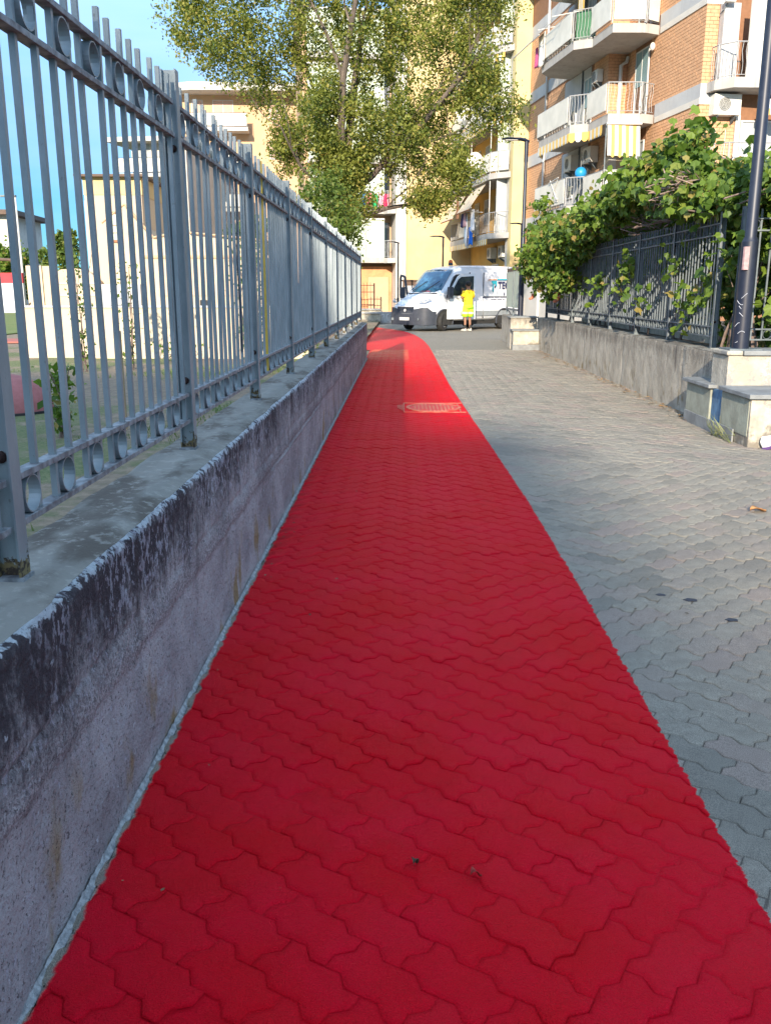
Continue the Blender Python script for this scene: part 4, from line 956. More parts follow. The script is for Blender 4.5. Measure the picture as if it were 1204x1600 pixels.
for x, wd, zb_, zt, wr_ in ST_:
    h5 = min(1.75, zt-.12); h4 = min(1.35, zt-.18); h3 = min(.95, zt-.26)
    half = [(wd*.85,zb_),(wd,min(.5,zb_+.2)),(wd,h3),(wd*.99,h4),(wd*.95 if zt > 1.9 else wd*.96,h5),(wr_,zt-.06),(wr_-.14,zt)]
    rings.append([(x,y,z) for y,z in half]+[(x,0,zt+.025)]+[(x,-y,z) for y,z in half[::-1]]+[(x,0,zb_)])
bd = MB().loft(rings).build('body', M_VAN, V_, True); sbm = bd.modifiers.new('sub', 'SUBSURF'); sbm.levels = 1; sbm.render_levels = 2
bd.modifiers.remove(bd.modifiers['split'])
# bumper wrapped round the nose
br = []
for x, wd in ((2.53,.55),(2.47,.80),(2.32,.985),(2.05,1.03),(1.93,1.035)):
    pass
bp = [(1.92,1.035),(2.1,1.03),(2.32,.98),(2.47,.82),(2.53,.45),(2.545,0),(2.53,-.45),(2.47,-.82),(2.32,-.98),(2.1,-1.03),(1.92,-1.035)]
bm_ = MB()
rr = []
for x, y in bp:
    d = .12; L2 = math.hypot(x-1.2, y); ux, uy = (x-1.2)/L2, y/L2; hi = .78 if abs(y) < .6 else (.84 if abs(y) < .99 else .70)
    rr.append([(x-ux*d,y-uy*d,.22),(x,y,.22),(x+ux*.012,y+uy*.012,.40),(x,y,.56),(x-ux*.03,y-uy*.03,hi),(x-ux*d,y-uy*d,hi)])
bm_.loft(rr); bm_.build('front_bumper', M_VPL, V_, True)
B(2.47,2.515,-.42,.42,.60,.88).build('grille', mat('grille_black', (.02,.025,.04), None, 5, .4), V_)
for z in (.62,.87): MB().tube([(2.512,-.40,z),(2.526,0,z),(2.512,.40,z)], .012, 6).build('grille_trim', M_METALW, V_)
for z in (.68,.74,.80): B(2.515,2.522,-.38,.38,z,z+.012).build('grille_slat', M_VPL, V_)
MB().tube([(2.50,0,.74),(2.535,0,.74)], .055, 14).build('badge', M_METALW, V_)
B(2.549,2.56,-.26,.26,.38,.49).build('number_plate', M_METALW, V_)
for s in (1, -1):
    hl = MB(); vs = [(2.40,.62*s,.98),(2.30,.90*s,1.02),(2.02,1.005*s,1.13),(2.16,.93*s,1.15),(2.36,.66*s,1.07)]
    c_ = [(x+.035, y+.022*s, z+.012) for x, y, z in vs]; hl.add(vs+c_, [(5,6,7,8,9),(0,1,6,5),(1,2,7,6),(2,3,8,7),(3,4,9,8),(4,0,5,9)])
    h_ = hl.build('headlight', mat('headlight_glass', (.42,.45,.48), (.18,.2,.22), 14, .1, spec=.9), V_)
    MB().ell((2.33,.80*s,1.05), (.05,.06,.05), 10, 6).build('lamp', M_METALW, h_)
    MB().tube([(2.50,.70*s,.42),(2.53,.68*s,.42)], .05, 10).build('fog_lamp', M_GREYF, V_)
# windscreen
rw = []
for x, z, y in ((1.60,1.375,.83),(1.33,1.73,.79),(1.02,2.075,.745),(.88,2.19,.71)):
    rw.append([(x-.10*abs(t)**3, y*t, z-.015*abs(t)) for t in (-1,-.7,-.35,0,.35,.7,1)])
vs = [p for r in rw for p in r]; fs = [(i*7+k,i*7+k+1,(i+1)*7+k+1,(i+1)*7+k) for i in range(3) for k in range(6)]
ws = MB().add(vs, fs).build('windscreen', M_VGL, V_, True); so = ws.modifiers.new('s', 'SOLIDIFY'); so.thickness = .03; so.offset = 1
B(1.56,1.68,-.75,.75,1.33,1.365).build('wiper_cowl', M_VPL, V_)
MB().tube([(1.66,.1,1.40),(1.36,.62,1.78)], .012, 5).build('wiper', M_BLKR, V_); MB().tube([(1.66,-.6,1.40),(1.36,-.05,1.78)], .012, 5).build('wiper', M_BLKR, V_)
cs_ = B(1.42,1.46,-.45,-.15,1.37,1.40)
MB().prism([(1.52,-.1),(1.60,-.12),(1.62,.35),(1.54,.36)], 1.412, 1.43).build('red_folder', mat('red_paper', (.5,.04,.03), None, 5, .7), V_)
# side details (the left side is the one in view)
def side_poly(name, pts, y0, y1, m, parent=V_):
    n = len(pts); b = MB().add([(x,y0,z) for x,z in pts]+[(x,y1,z) for x,z in pts], [tuple(range(n)), tuple(range(n,2*n))[::-1]]+[(k,(k+1)%n,n+(k+1)%n,n+k) for k in range(n)]); return b.build(name, m, parent)
DOOR = [(1.38,.42),(1.38,1.27),(.98,1.93),(.86,2.02),(.22,2.05),(.22,.42)]
side_poly('door_opening', DOOR, .93, 1.024, M_BLKR)  # flat black sheet painted in for the shade inside the cab
side_poly('cab_seat', [(.55,.8),(.75,.85),(.5,1.5),(.32,1.5)], .6, 1.03, mat('grey_seat', (.12,.12,.13), None, 5, .9))
side_poly('side_strip', [(-.55,.52),(-.55,.70),(.15,.70),(.15,.52)], 1.018, 1.034, mat('grey_strip', (.25,.27,.28), None, 5, .6))
side_poly('side_strip', [(-2.5,.52),(-2.5,.70),(-.60,.70),(-.60,.52)], 1.018, 1.034, _m['grey_strip'])
for x in (.18, -.58, -1.9): side_poly('panel_gap', [(x,.42),(x,2.1),(x+.012,2.1),(x+.012,.42)], .985, 1.0235, M_BLKR)
side_poly('slide_rail', [(-.6,1.22),(-.6,1.245),(-2.1,1.245),(-2.1,1.22)], 1.0, 1.026, _m['grey_strip'])
# open driver door, hinged at its front edge
dh = bpy.data.objects.new('door', None); COL.objects.link(dh); dh.parent = V_; dh.location = (1.38, 1.03, 0); dh.rotation_euler = (0,0,R(-17)); dh['label'] = 'driver door standing ajar'
dp = [(x-1.38, z) for x, z in DOOR]
side_poly('door_skin', dp, 0, .05, M_VAN, dh)
side_poly('window', [(-.09,1.27),(-.42,1.83),(-.55,1.93),(-1.07,1.96),(-1.07,1.24)], .05, .056, mat('tinted_window', (.015,.02,.028), (.05,.06,.05), 6, .25, spec=.25), dh)
side_poly('lower_strip', [(-1.0,.52),(-1.0,.70),(-.55,.70),(-.55,.52)], .05, .062, _m['grey_strip'], dh)
MB().tube([(-1.02,.062,1.06),(-.90,.085,1.06),(-.86,.062,1.06)], .02, 6).build('handle', M_VPL, dh)
mr = MB().loft([[(x_+.02,.10+.11*c2,z_) for c2, z_ in ((-.9,1.17),(.9,1.15),(1.1,1.36),(.9,1.58),(-.7,1.56),(-.95,1.36))] for x_ in (-.12,-.02,.04)]).build('side_mirror', M_VPL, dh, bevel=.01); mr.location = (0,.10,0)
# passenger door swung wide open on the far side
od = bpy.data.objects.new('door', None); COL.objects.link(od); od.parent = V_; od.location = (1.42, -1.03, 0); od.rotation_euler = (0,0,R(62)); od['label'] = 'passenger door swung wide open on the far side'
side_poly('door_skin', [(x, z) for x, z in [(0,.42),(0,1.2),(-1.12,1.24),(-1.12,.42)]], -.05, 0, M_VAN, od)
fr_ = MB().tube([(-.02,-.025,1.22),(-.40,-.025,1.86),(-.50,-.025,1.97),(-1.05,-.025,2.02),(-1.12,-.025,1.9),(-1.12,-.025,1.22)], .045, 6).build('window_frame', M_VPL, od)
MB().loft([[(x_,-.22+.1*c2,z_) for c2, z_ in ((-.9,1.17),(.9,1.15),(1.1,1.36),(.9,1.58),(-.7,1.56),(-.95,1.36))] for x_ in (-.12,.02)]).build('side_mirror', M_VPL, od, bevel=.01)
# wheels and arches
def wheel(x, s, steer=0):
    wv = bpy.data.objects.new('wheel', None); COL.objects.link(wv); wv.parent = V_; wv.location = (x, .90*s, .335); wv.rotation_euler = (0,0,R(steer))
    pr = [(.20,-.10),(.30,-.115),(.335,-.08),(.335,.08),(.30,.115),(.20,.10)]
    rg = [[(r_*math.cos(a*math.pi/14), d*1., r_*math.sin(a*math.pi/14)) for a in range(28)] for r_, d in pr]
    MB().loft(rg, False).build('tyre', M_BLKR, wv, True)
    rm = MB().loft([[(r_*math.cos(a*math.pi/12), d*s, r_*math.sin(a*math.pi/12)) for a in range(24)] for r_, d in ((.215,.10),(.20,.06),(.10,.085),(.05,.095),(.001,.095))], False)
    rm.build('rim', mat('steel_rim', (.42,.42,.43), (.3,.3,.31), 8, .4, metal=.4), wv)
    for a in range(10): MB().tube([(.155*math.cos(a*.628), .074*s, .155*math.sin(a*.628)), (.155*math.cos(a*.628), .086*s, .155*math.sin(a*.628))], .018, 6).build('rim_hole', M_BLKR, wv) if s > 0 else None
for x, st in ((1.5, 22), (-1.75, 0)):
    for s in (1, -1): wheel(x, s, st)
    a_ = [(x+.44*math.cos(t*math.pi/12), .33+.44*math.sin(t*math.pi/12)) for t in range(-1, 14)]
    side_poly('wheel_arch', a_, .80, 1.027, M_BLKR); 
    MB().tube([(p, 1.025, q) for p, q in a_], .030, 6).build('arch_trim', M_VPL, V_)
B(-2.6,2.2,-.8,.8,.20,.40).build('underbody', M_BLKR, V_)
MB().tube([(.10,-.1,2.37),(.10,-.1,2.47)], .09, 12).build('beacon_base', M_VPL, V_); MB().ell((.10,-.1,2.50), (.085,.085,.09), 12, 8).build('beacon', mat('amber_lens', (.70,.16,.04), None, 5, .2), V_, True)
side_poly('roof_gutter', [(.5,2.255),(.5,2.275),(-2.7,2.285),(-2.7,2.265)], .86, .875, M_GREYP)
def text(s, size, x, z, m, name='lettering', ext=.002, y=1.028, bold=.0):
    cu = bpy.data.curves.new(name, 'FONT'); cu.body = s; cu.size = size; cu.extrude = ext; cu.offset = bold; cu.align_x = 'LEFT'
    tmp = bpy.data.objects.new('t', cu); COL.objects.link(tmp); bpy.context.view_layer.update()
    me = bpy.data.meshes.new_from_object(tmp.evaluated_get(bpy.context.evaluated_depsgraph_get())); bpy.data.objects.remove(tmp)
    me.materials.clear(); me.materials.append(m); o = bpy.data.objects.new(name, me); COL.objects.link(o); o.parent = V_
    o.matrix_local = Matrix(((-1,0,0,x),(0,0,1,y),(0,1,0,z),(0,0,0,1))); return o
M_NAVY = mat('navy_lettering', (.03,.035,.10), None, 5, .5); M_TEAL = mat('teal_lettering', (.02,.36,.46), None, 5, .5); M_ORL = mat('orange_lettering', (.62,.30,.17), None, 5, .5)
text('TEC', .37, -1.36, 1.515, M_NAVY, bold=.012); text('NE', .16, -1.86, 1.28, M_NAVY, bold=.006)
side_poly('logo_mark', [(-1.00,1.80),(-1.00,1.74),(-1.06,1.74),(-1.06,1.44),(-1.13,1.36),(-1.13,1.70),(-1.22,1.70),(-1.22,1.56),(-1.30,1.64),(-1.30,1.80)], 1.024, 1.030, M_TEAL)
side_poly('logo_drop', [(-1.20,1.66),(-1.16,1.58),(-1.20,1.52),(-1.25,1.58)], 1.031, 1.034, M_NAVY); side_poly('logo_drop', [(-1.74,1.40),(-1.70,1.31),(-1.74,1.24),(-1.79,1.31)], 1.024, 1.030, M_NAVY)
side_poly('orange_stripe', [(-.80,1.82),(-.86,1.86),(-1.3,1.88),(-1.3,1.835)], 1.0165, 1.028, M_ORL)
side_poly('teal_stripe', [(-1.33,1.84),(-1.33,1.885),(-2.2,1.885),(-2.2,1.84)], 1.0165, 1.028, M_TEAL)
for zz, xs in ((1.17, [(-.52,-1.14),(-1.2,-1.45),(-1.5,-2.1)]), (1.085, [(-.98,-1.3),(-1.35,-1.62),(-1.66,-1.75)])):
    for a, c in xs:
        q = a
        while q > c: side_poly('small_print', [(q,zz),(q,zz+.042),(q-.035,zz+.042),(q-.035,zz)], 1.024, 1.029, M_NAVY); q -= .055

# ================================================================ PERSON
def skin_body(name, verts, edges, rad, m, parent, sub=2, root=0):
    me = bpy.data.meshes.new(name); me.from_pydata(verts, edges, []); me.materials.append(m)
    o = bpy.data.objects.new(name, me); COL.objects.link(o); o.parent = parent
    sk = o.modifiers.new('skin', 'SKIN'); sk.use_smooth_shade = True
    lay = me.skin_vertices[0].data if len(me.skin_vertices) else None
    for i, r in enumerate(rad):
        lay[i].radius = r if isinstance(r, tuple) else (r, r); lay[i].use_root = (i == root)
    ss = o.modifiers.new('sub', 'SUBSURF'); ss.levels = sub; ss.render_levels = sub; return o
PR = thing('person', 'person in yellow t-shirt and fluorescent shorts standing at the open van door', 'person', (2.42, 33.28, 0), R(118))
v = [(0,0,.96),(0,0,1.10),(.01,0,1.27),(0,0,1.41),(.01,0,1.50),(.03,0,1.58),(.035,0,1.66),(.03,0,1.73),
     (0,.10,.90),(.02,.11,.50),(-.01,.12,.10),(.10,.13,.035),(.17,.135,.03),
     (0,-.10,.90),(.05,-.10,.50),(.01,-.11,.10),(.12,-.13,.035),(.19,-.135,.03),
     (0,.17,1.40),(.05,.235,1.15),(.22,.13,1.37),(.25,.11,1.44),
     (0,-.17,1.40),(.07,-.235,1.13),(.25,-.10,1.30),(.28,-.07,1.37)]
e = [(0,1),(1,2),(2,3),(3,4),(4,5),(5,6),(6,7),(0,8),(8,9),(9,10),(10,11),(11,12),(0,13),(13,14),(14,15),(15,16),(16,17),(3,18),(18,19),(19,20),(20,21),(3,22),(22,23),(23,24),(24,25)]
r = [(.12,.15),(.11,.135),(.115,.155),(.09,.13),.055,.085,.095,.075,.085,.055,.038,.035,.025,.085,.055,.038,.035,.025,.055,.042,.028,.03,.055,.042,.028,.03]
skin_body('body', v, e, r, M_SKIN, PR)
for hx, hy, hz, s in ((.25,.11,1.44,1), (.28,-.07,1.37,-1)):
    for q in range(4):
        l_ = (.035,.042,.04,.03)[q]; yy = hy+(-.03+.02*q)
        skin_body('finger', [(hx,yy,hz),(hx+.012,yy,hz+.03),(hx+.008,yy-.006*s,hz+.03+l_),(hx-.012,yy-.008*s,hz+.045+l_*1.2)], [(0,1),(1,2),(2,3)], [.010,.009,.008,.007], M_SKIN, PR, 1)
    skin_body('thumb', [(hx,hy+.03*-s,hz-.01),(hx-.02,hy-.045*s,hz+.02),(hx-.03,hy-.04*s,hz+.05)], [(0,1),(1,2)], [.012,.010,.008], M_SKIN, PR, 1)
def er(c, rx, ry, n=14): return [(c[0]+rx*math.cos(a*2*math.pi/n), c[1]+ry*math.sin(a*2*math.pi/n), c[2]) for a in range(n)]
tee = MB().loft([er((0,0,.86),.150,.195), er((0,0,1.0),.145,.185), er((.0,0,1.18),.14,.18), er((.01,0,1.33),.145,.20), er((0,0,1.42),.12,.20), er((0,0,1.47),.075,.10)], False)
for s, el in ((1, (.05,.235,1.15)), (-1, (.07,-.235,1.13))):
    a = Vector((0,.15*s,1.42)); c = Vector(el); m_ = a.lerp(c, .72); tee.tube([a, a.lerp(c,.35), m_], [.085,.085,.092], 12, False)
o = tee.build('t_shirt', M_TEE, PR, True); so = o.modifiers.new('s', 'SOLIDIFY'); so.thickness = .008
shs = MB().loft([er((0,0,.98),.135,.165), er((0,0,.88),.15,.20), er((0,0,.80),.13,.20)], False)
for s in (1,-1): shs.tube([(0,.09*s,.86),(.02,.11*s,.66),(.03,.11*s,.52)], [.115,.115,.118], 14, False)
o = shs.build('shorts', M_SHORT, PR, True); so = o.modifiers.new('s', 'SOLIDIFY'); so.thickness = .008
bn = MB()
for s in (1,-1): bn.tube([(.02,.11*s,.69),(.025,.11*s,.62)], [.125,.127], 14, False)
bn.build('reflective_band', M_BAND, PR, True)
MB().ell((.005,0,1.685), (.115,.098,.105), 14, 10).build('hair', M_HAIR, PR, True)
for s in (1,-1): MB().ell((.035,.098*s,1.625), (.02,.012,.03), 8, 6).build('ear', M_SKIN, PR, True)
MB().loft([er((.125,0,1.60),.012,.014,8), er((.150,0,1.60),.006,.010,8)]).build('nose', M_SKIN, PR)
for s, x, y in ((1,.04,.125),(-1,.06,-.12)):
    MB().tube([(x-.045,y,.08),(x-.05,y,.22)], [.045,.05], 10).build('sock', M_BLKR, PR)
    MB().loft([[(x-.10+.30*t, y+(.045+.012*math.sin(3*t))*math.cos(a*.524)*(1 if 0<t<1 else .6), .002+(.105-.05*t)*max(0,math.sin(a*.524))*(1 if t<1 else .5)) for a in range(12)] for t in (0,.2,.45,.7,.9,1)]).build('shoe', M_SHOE, PR, True)

# ================================================================ LAMP POSTS
def lamp(label, x, y, z, h, r0, rz, arm=.45, sc=1., lean=(0,0)):
    t = thing('street_lamp', label, 'street lamp', (x, y, z), rz, 'black street lamps')
    t.rotation_euler = (lean[0], lean[1], rz)
    j = 1.05*sc
    MB().tube([(0,0,0),(0,0,j)], [r0*1.18,r0*1.15], 16).build('pole_base', M_BLK, t, True)
    MB().tube([(0,0,j),(0,0,j+.05),(0,0,h)], [r0*1.15,r0*.82,r0*.70], 16).build('pole', M_BLK, t, True)
    MB().tube([(0,0,h-.45*sc),(0,0,h+.02)], [r0*.82,r0*.82], 12).build('sleeve', M_BLK, t, True)
    hd = MB().loft([[(x_, w_*math.cos(a*math.pi/5), zc+hh*math.sin(a*math.pi/5)) for a in range(10)] for x_, w_, zc, hh in ((.07,.03,h+.02,.03),(-.02,.07,h+.05,.04),(-.15,.09,h+.075,.04),(-.40*arm/.45,.12,h+.085,.03),(-.60*arm/.45,.10,h+.08,.018))])
    hd = hd.build('lamp_head', M_BLK, t, True)
    B(-.52*arm/.45, -.22, -.07, .07, h+.045, h+.055).build('lens', M_METALW, hd)
    B(-.16,.16,-.16,.16,-.004,.012).build('base_plate', M_GREYF, t); return t
la = lamp('thick black street lamp standing on the near pedestal, scribbled with white graffiti', 3.44, 9.20, .845, 5.4, .070, 0)
M_SP2 = mat('pale_spray', (.55,.56,.6), None, 20, .8)
for k in range(7):
    zc = .10+.075*k+.02*math.sin(k*5); MB().tube([(.0845*math.cos(a), .0845*math.sin(a), zc+.03*math.sin(a*3+k)) for a in [-2.6+.16*q+.3*math.sin(k*2.3) for q in range(3+(k*7)%4)]], .0025, 4).build('graffiti_stroke', M_SP2, la)
MB().prism([(-.07,-.05),(-.062,-.075),(-.02,-.0885),(-.02,-.083),(-.058,-.07),(-.066,-.048)], .78, 1.0).build('sticker', mat('pink_sticker', (.42,.28,.27), (.3,.18,.18), 20, .7), la).location = (-.012,-.012,0)
lamp('black street lamp with flat head on the far pedestal by the vine', 3.02, 23.2, .80, 4.15, .060, 0)
lamp('small distant black street lamp in front of the blank yellow wall', 2.05, 46.5, 0, 4.02, .060, 0, .5)
lamp('distant black street lamp at the street end left of the van', -.23, 50.5, 0, 3.95, .060, 0, .5)
lamp('distant black street lamp in front of the yellow corner pilaster', 5.45, 42.5, 0, 4.35, .055, 0, .4)

# ================================================================ VEGETATION
def leaf_cloud(name, P, size, m, parent, shape='oval', nb=None, sv=.35, tones=None):
    n = len(P)
    if shape == 'oval': T = np.array([(-.5,0,0),(0,-.30,.06),(.5,0,0),(0,.30,.06)]); Fc = [(0,1,2),(0,2,3)]
    else:
        T = np.array([(0,0,0),(.18,-.42,-.06),(.52,-.36,.02),(.60,-.12,.05),(.95,0,-.10),(.60,.12,.05),(.52,.36,.02),(.18,.42,-.06)])-np.array([.35,0,0])
        Fc = [(0,1,2),(0,2,3),(0,3,4),(0,4,5),(0,5,6),(0,6,7)]
    a = rng.normal(size=(n,3)); 
    if nb is not None: a += np.array(nb)
    a /= np.linalg.norm(a, axis=1, keepdims=True)
    b = rng.normal(size=(n,3)); 
    if shape != 'oval': b += np.array([0,0,-1.2])
    b -= (b*a).sum(1, keepdims=True)*a; b /= np.linalg.norm(b, axis=1, keepdims=True); c = np.cross(a, b)
    s = (size*(1+sv*rng.normal(size=n)).clip(.5,1.6))[:,None,None]
    Vv = P[:,None,:]+s*(T[None,:,0:1]*b[:,None,:]+T[None,:,1:2]*c[:,None,:]+T[None,:,2:3]*a[:,None,:])
    k = len(T); F_ = (np.arange(n)[:,None,None]*k+np.array(Fc)[None]).reshape(-1)
    me = bpy.data.meshes.new(name); me.vertices.add(n*k); me.vertices.foreach_set('co', Vv.reshape(-1).astype(np.float32))
    nf = n*len(Fc); me.loops.add(nf*3); me.loops.foreach_set('vertex_index', F_.astype(np.int32)); me.polygons.add(nf); me.polygons.foreach_set('loop_start', np.arange(nf, dtype=np.int32)*3)
    me.update(calc_edges=True); me.materials.append(m)
    tn = rng.random(n) if tones is None else tones
    at = me.attributes.new('tone', 'FLOAT', 'POINT'); at.data.foreach_set('value', np.repeat(tn, k).astype(np.float32))
    o = bpy.data.objects.new(name, me); COL.objects.link(o)
    if parent: o.parent = parent
    o['kind'] = 'stuff'; return o
def crown(blobs, per, clump, spread, droop=0):
    out = []
    for (x, y, z, rx, ry, rz_, k) in blobs:
        nc = int(k*clump)
        d = rng.normal(size=(nc,3)); d /= np.linalg.norm(d, axis=1, keepdims=True); rad_ = rng.random(nc)**.45
        c = np.array([x,y,z])+d*rad_[:,None]*np.array([rx,ry,rz_])
        n = (per*(.4+1.2*rng.random(nc))).astype(int)
        cc = np.repeat(c, n, axis=0); q = cc+rng.normal(size=cc.shape)*spread*np.array([1,1,.9])
        out.append(q)
    return np.concatenate(out)
def branch(b, p, d, ln, r, depth, up=.15):
    p = Vector(p); d = Vector(d).normalized(); pts = [p]; rs = [r]; n = 5
    for k in range(n):
        d = (d+Vector((random.gauss(0,.12), random.gauss(0,.12), random.gauss(0,.10)+up*.25))).normalized(); p = p+d*ln/n
        if k and (p.x > 4.0 or p.x < -3.7): break
        pts.append(p); rs.append(r*(1-.13*(k+1)))
        if depth > 0 and k >= 1:
            for _ in range(2 if k > 2 else 1):
                sd_ = (d+Vector((random.gauss(0,.7), random.gauss(0,.7), random.gauss(.1,.4)))).normalized(); branch(b, p, sd_, ln*.50, rs[-1]*.55, depth-1, up)
    b.tube(pts, rs, 8 if r > .05 else 4, False)
M_LEAF = leafmat('poplar_leaf', (.075,.115,.025), (.255,.27,.055), (.40,.32,.08), .43)
M_LEAFD = leafmat('dark_leaf', (.07,.115,.022), (.12,.17,.032), (.20,.21,.04), .38)
M_VINE = leafmat('vine_leaf', (.055,.105,.016), (.15,.225,.03), (.30,.22,.07), .36)
tr = thing('poplar_tree', 'tall loose-leaved green tree rising behind the far end of the fence', 'tree', (-1.9, 27, 0))
b = MB(); b.tube([(0,0,-.1),(.05,0,1.2),(0,.1,2.6),(.15,.1,4.0),(.30,0,5.2)], [.28,.23,.21,.19,.15], 12)
b.build('trunk', M_BARK, tr, True)
lm = MB()
for p, d, ln, r_ in (((.15,.1,4.0),(.9,0,1),5.2,.12), ((.3,0,5.2),(.2,.1,1),5.8,.13), ((.1,.1,3.6),(-.5,.2,1.1),4.6,.10), ((.2,.1,4.6),(-.25,-.2,1),6.5,.12), ((0,.1,3.6),(-.6,-.2,.9),3.0,.06), ((.1,.1,3.4),(.95,.2,.35),3.6,.08), ((.2,.1,4.6),(1.1,-.2,.8),3.6,.09)):
    branch(lm, p, d, ln, r_, 2)
lm.build('limbs', M_BARK, tr, True)
BL = [(-3.3,0,8.6,1.5,1.6,1.3,1.1),(-2.2,.3,7.6,1.4,1.6,1.1,1.0),(-1.5,0,10.2,1.9,2,1.8,1.5),(-.3,-.2,6.3,1.5,1.6,1.4,1.4),(.3,.3,8.6,1.8,2,1.8,1.7),
      (.35,0,4.4,.95,1.1,1.35,1.5),(2.1,0,5.7,1.6,1.7,1.15,1.6),(2.5,.3,8.2,1.7,1.8,1.7,1.6),(3.9,0,7.0,1.05,1.2,1.3,1.0),(3.3,0,4.8,.95,1.1,.75,.8),(2.6,.2,4.0,.8,.8,.45,.4),
      (4.0,.2,9.4,1.2,1.4,1.3,.9),(1.4,0,11.5,2.6,2.4,2.2,1.8),(-3.9,.2,9.6,.9,1,.7,.4),(.0,0,5.2,1.1,1.1,.9,1.1),(4.9,0,6.2,.45,.5,.5,.25),(1.2,0,13.4,1.6,1.6,1.8,.7),(-1.4,0,5.3,.55,.6,.8,.35)]
P = crown(BL, 74, 120, .17)
def thin(P, s, th, k=2.0):
    keep = np.array([noise.noise(Vector((p[0]*s, p[1]*s, p[2]*s))) > th for p in P[::1]]); return P[keep]
P = thin(P, 1.25, -.30)
tn = np.clip(.42+.9*np.array([noise.noise(Vector((p[0]*1.1, p[1]*1.1, p[2]*1.5))) for p in P])+.28*rng.normal(size=len(P)), 0, .999)
leaf_cloud('crown', P, .082, M_LEAF, tr, tones=tn)
# darker small tree under it
t2 = thing('dark_bushy_tree', 'dark green bushy tree just behind the far end of the fence', 'tree', (-1.6, 22.5, 0))
b = MB(); b.tube([(0,0,0),(.03,0,1.4),(0,.05,2.6)], [.10,.08,.05], 8); b.build('trunk', M_BARK, t2, True)
leaf_cloud('crown', crown([(0,0,3.0,.75,.9,1.3,1.2),(-.5,.2,3.6,.75,.8,.7,.8),(.05,0,2.2,.40,.5,.7,.6)], 34, 60, .12), .085, M_LEAFD, t2)

# ---- grape vine over the right fence
vn = thing('grape_vine', 'grape vine with broad sunlit leaves sprawling over the right fence', 'vine', (3.56, 12, 0))
VB = []
def vb(x, y, z, rx, ry, rz_, k): VB.append((x-3.56, y-12, z, rx, ry, rz_, k))
for y, zt, zb_, xl in ((9.0,2.6,2.1,4.4),(9.6,2.6,2.1,4.2),(10.4,2.7,2.2,3.75),(11.2,2.85,2.3,3.6),(12.0,3.05,2.4,3.55),(12.9,3.25,2.6,3.5),(13.8,3.15,2.6,3.5),(14.8,3.05,2.45,3.45),(15.9,2.95,2.3,3.4),(17.0,2.85,2.1,3.35),(18.0,2.85,1.9,3.3),(19.0,2.85,1.7,3.2),(20.0,2.9,1.6,3.25),(21.0,2.95,1.4,3.25),(21.9,2.9,1.35,3.25)):
    zc = (zt+zb_)/2; vb(xl, y, zc, .40, .60, (zt-zb_)/2*.95, 1.25+(zt-zb_)*.5)
for y in np.arange(9.2, 22, 1.1):
    vb(4.4, y, 2.62, .8, .8, .30, 1.3); vb(5.4, y, 2.5, .9, .8, .35, 1.1)
    vb(5.7, y, 2.0, .45, .7, .8, .9); vb(4.15, y, 2.0, .22, .6, .42, .55)
for y in (9.95, 10.6, 11.3, 12.0, 12.6): vb(4.5, y, 1.5, .35, .45, .8, .9)
vb(4.4, 9.3, 2.7, .5, .4, .35, .6); vb(4.9, 9.2, 2.4, .6, .5, .6, .9); vb(3.8, 12.6, 3.4, .22, .25, .25, .15); vb(3.7, 12.0, 3.2, .4, .5, .22, .35); vb(3.35, 21.6, 2.5, .3, .6, .9, 1.0); vb(3.3, 20.2, 2.0, .3, .8, .8, .9); vb(3.15,21.5,3.25,.22,.3,.2,.2); vb(3.3,18.6,1.8,.25,.8,.5,.6)
for y, z in ((10.6,1.45),(11.3,1.15),(12.0,1.7),(13.2,1.3),(14.5,1.35),(14.2,1.85),(16.2,1.5),(9.9,1.75),(17.5,1.4)): vb(3.50, y, z, .08, .22, .18, .07)
for x, z in ((4.0,1.2),(4.4,1.7)): vb(x, 9.68, z, .2, .08, .2, .10)
Pv = crown(VB, 22, 32, .11)
dist = np.linalg.norm(Pv+np.array([3.56,12,0])-np.array([0,0,1.42]), axis=1)
front = (Pv[:,0] < .25)
idx = np.argsort(np.where(front, dist, 99))[:300]; mask = np.ones(len(Pv), bool); mask[idx] = False
leaf_cloud('vine_leaves', Pv[mask], .112, M_VINE, vn, 'vine', nb=(-.7,-.6,.5))
lb = MB().add([(0,0,0),(.18,-.42,-.06),(.34,-.40,-.02),(.52,-.36,.02),(.60,-.12,.05),(.95,0,-.10),(.60,.12,.05),(.52,.36,.02),(.34,.40,-.02),(.18,.42,-.06)], [(0,k,k+1) for k in range(1,9)]).mesh('leaf', M_VINE)
for i in idx:
    n_ = Vector((-.7,-.6,.5))+Vector(rng.normal(size=3))*.9; q = n_.to_track_quat('Z', 'X'); o = bpy.data.objects.new('leaf', lb); COL.objects.link(o); o.parent = vn
    o.location = Pv[i]; o.rotation_mode = 'QUATERNION'; o.rotation_quaternion = q @ Matrix.Rotation(random.uniform(0,6.28), 3, 'Z').to_quaternion(); s = .115*random.uniform(.7,1.4); o.scale = (s,s,s)
vb_ = MB()
for y in np.arange(9.8, 21.5, .55):
    branch(vb_, (random.uniform(.1,.9), y-12, .6), (random.uniform(-.3,.2), random.gauss(0,.3), 1), 1.7, .020, 1)
for k in range(60):
    y = random.uniform(-2.5, 9); z = 2.3+.3*random.random(); pts = [(random.uniform(-.1,.5)+.25*math.sin(q+k), y+q*.25, z+.12*math.sin(q*1.3+k)) for q in range(6)]; vb_.tube(pts, .009, 4, False)
vb_.build('stems', M_TWIG, vn)
nst = MB()
for k in range(60):
    c = Vector((3.25+.1*random.random()-3.56, 11.6-12+random.gauss(0,.3), 2.62+random.gauss(0,.08))); nst.tube([c+Vector((random.gauss(0,.08), -.28+.14*q, random.gauss(0,.05))) for q in range(5)], .007, 4, False)
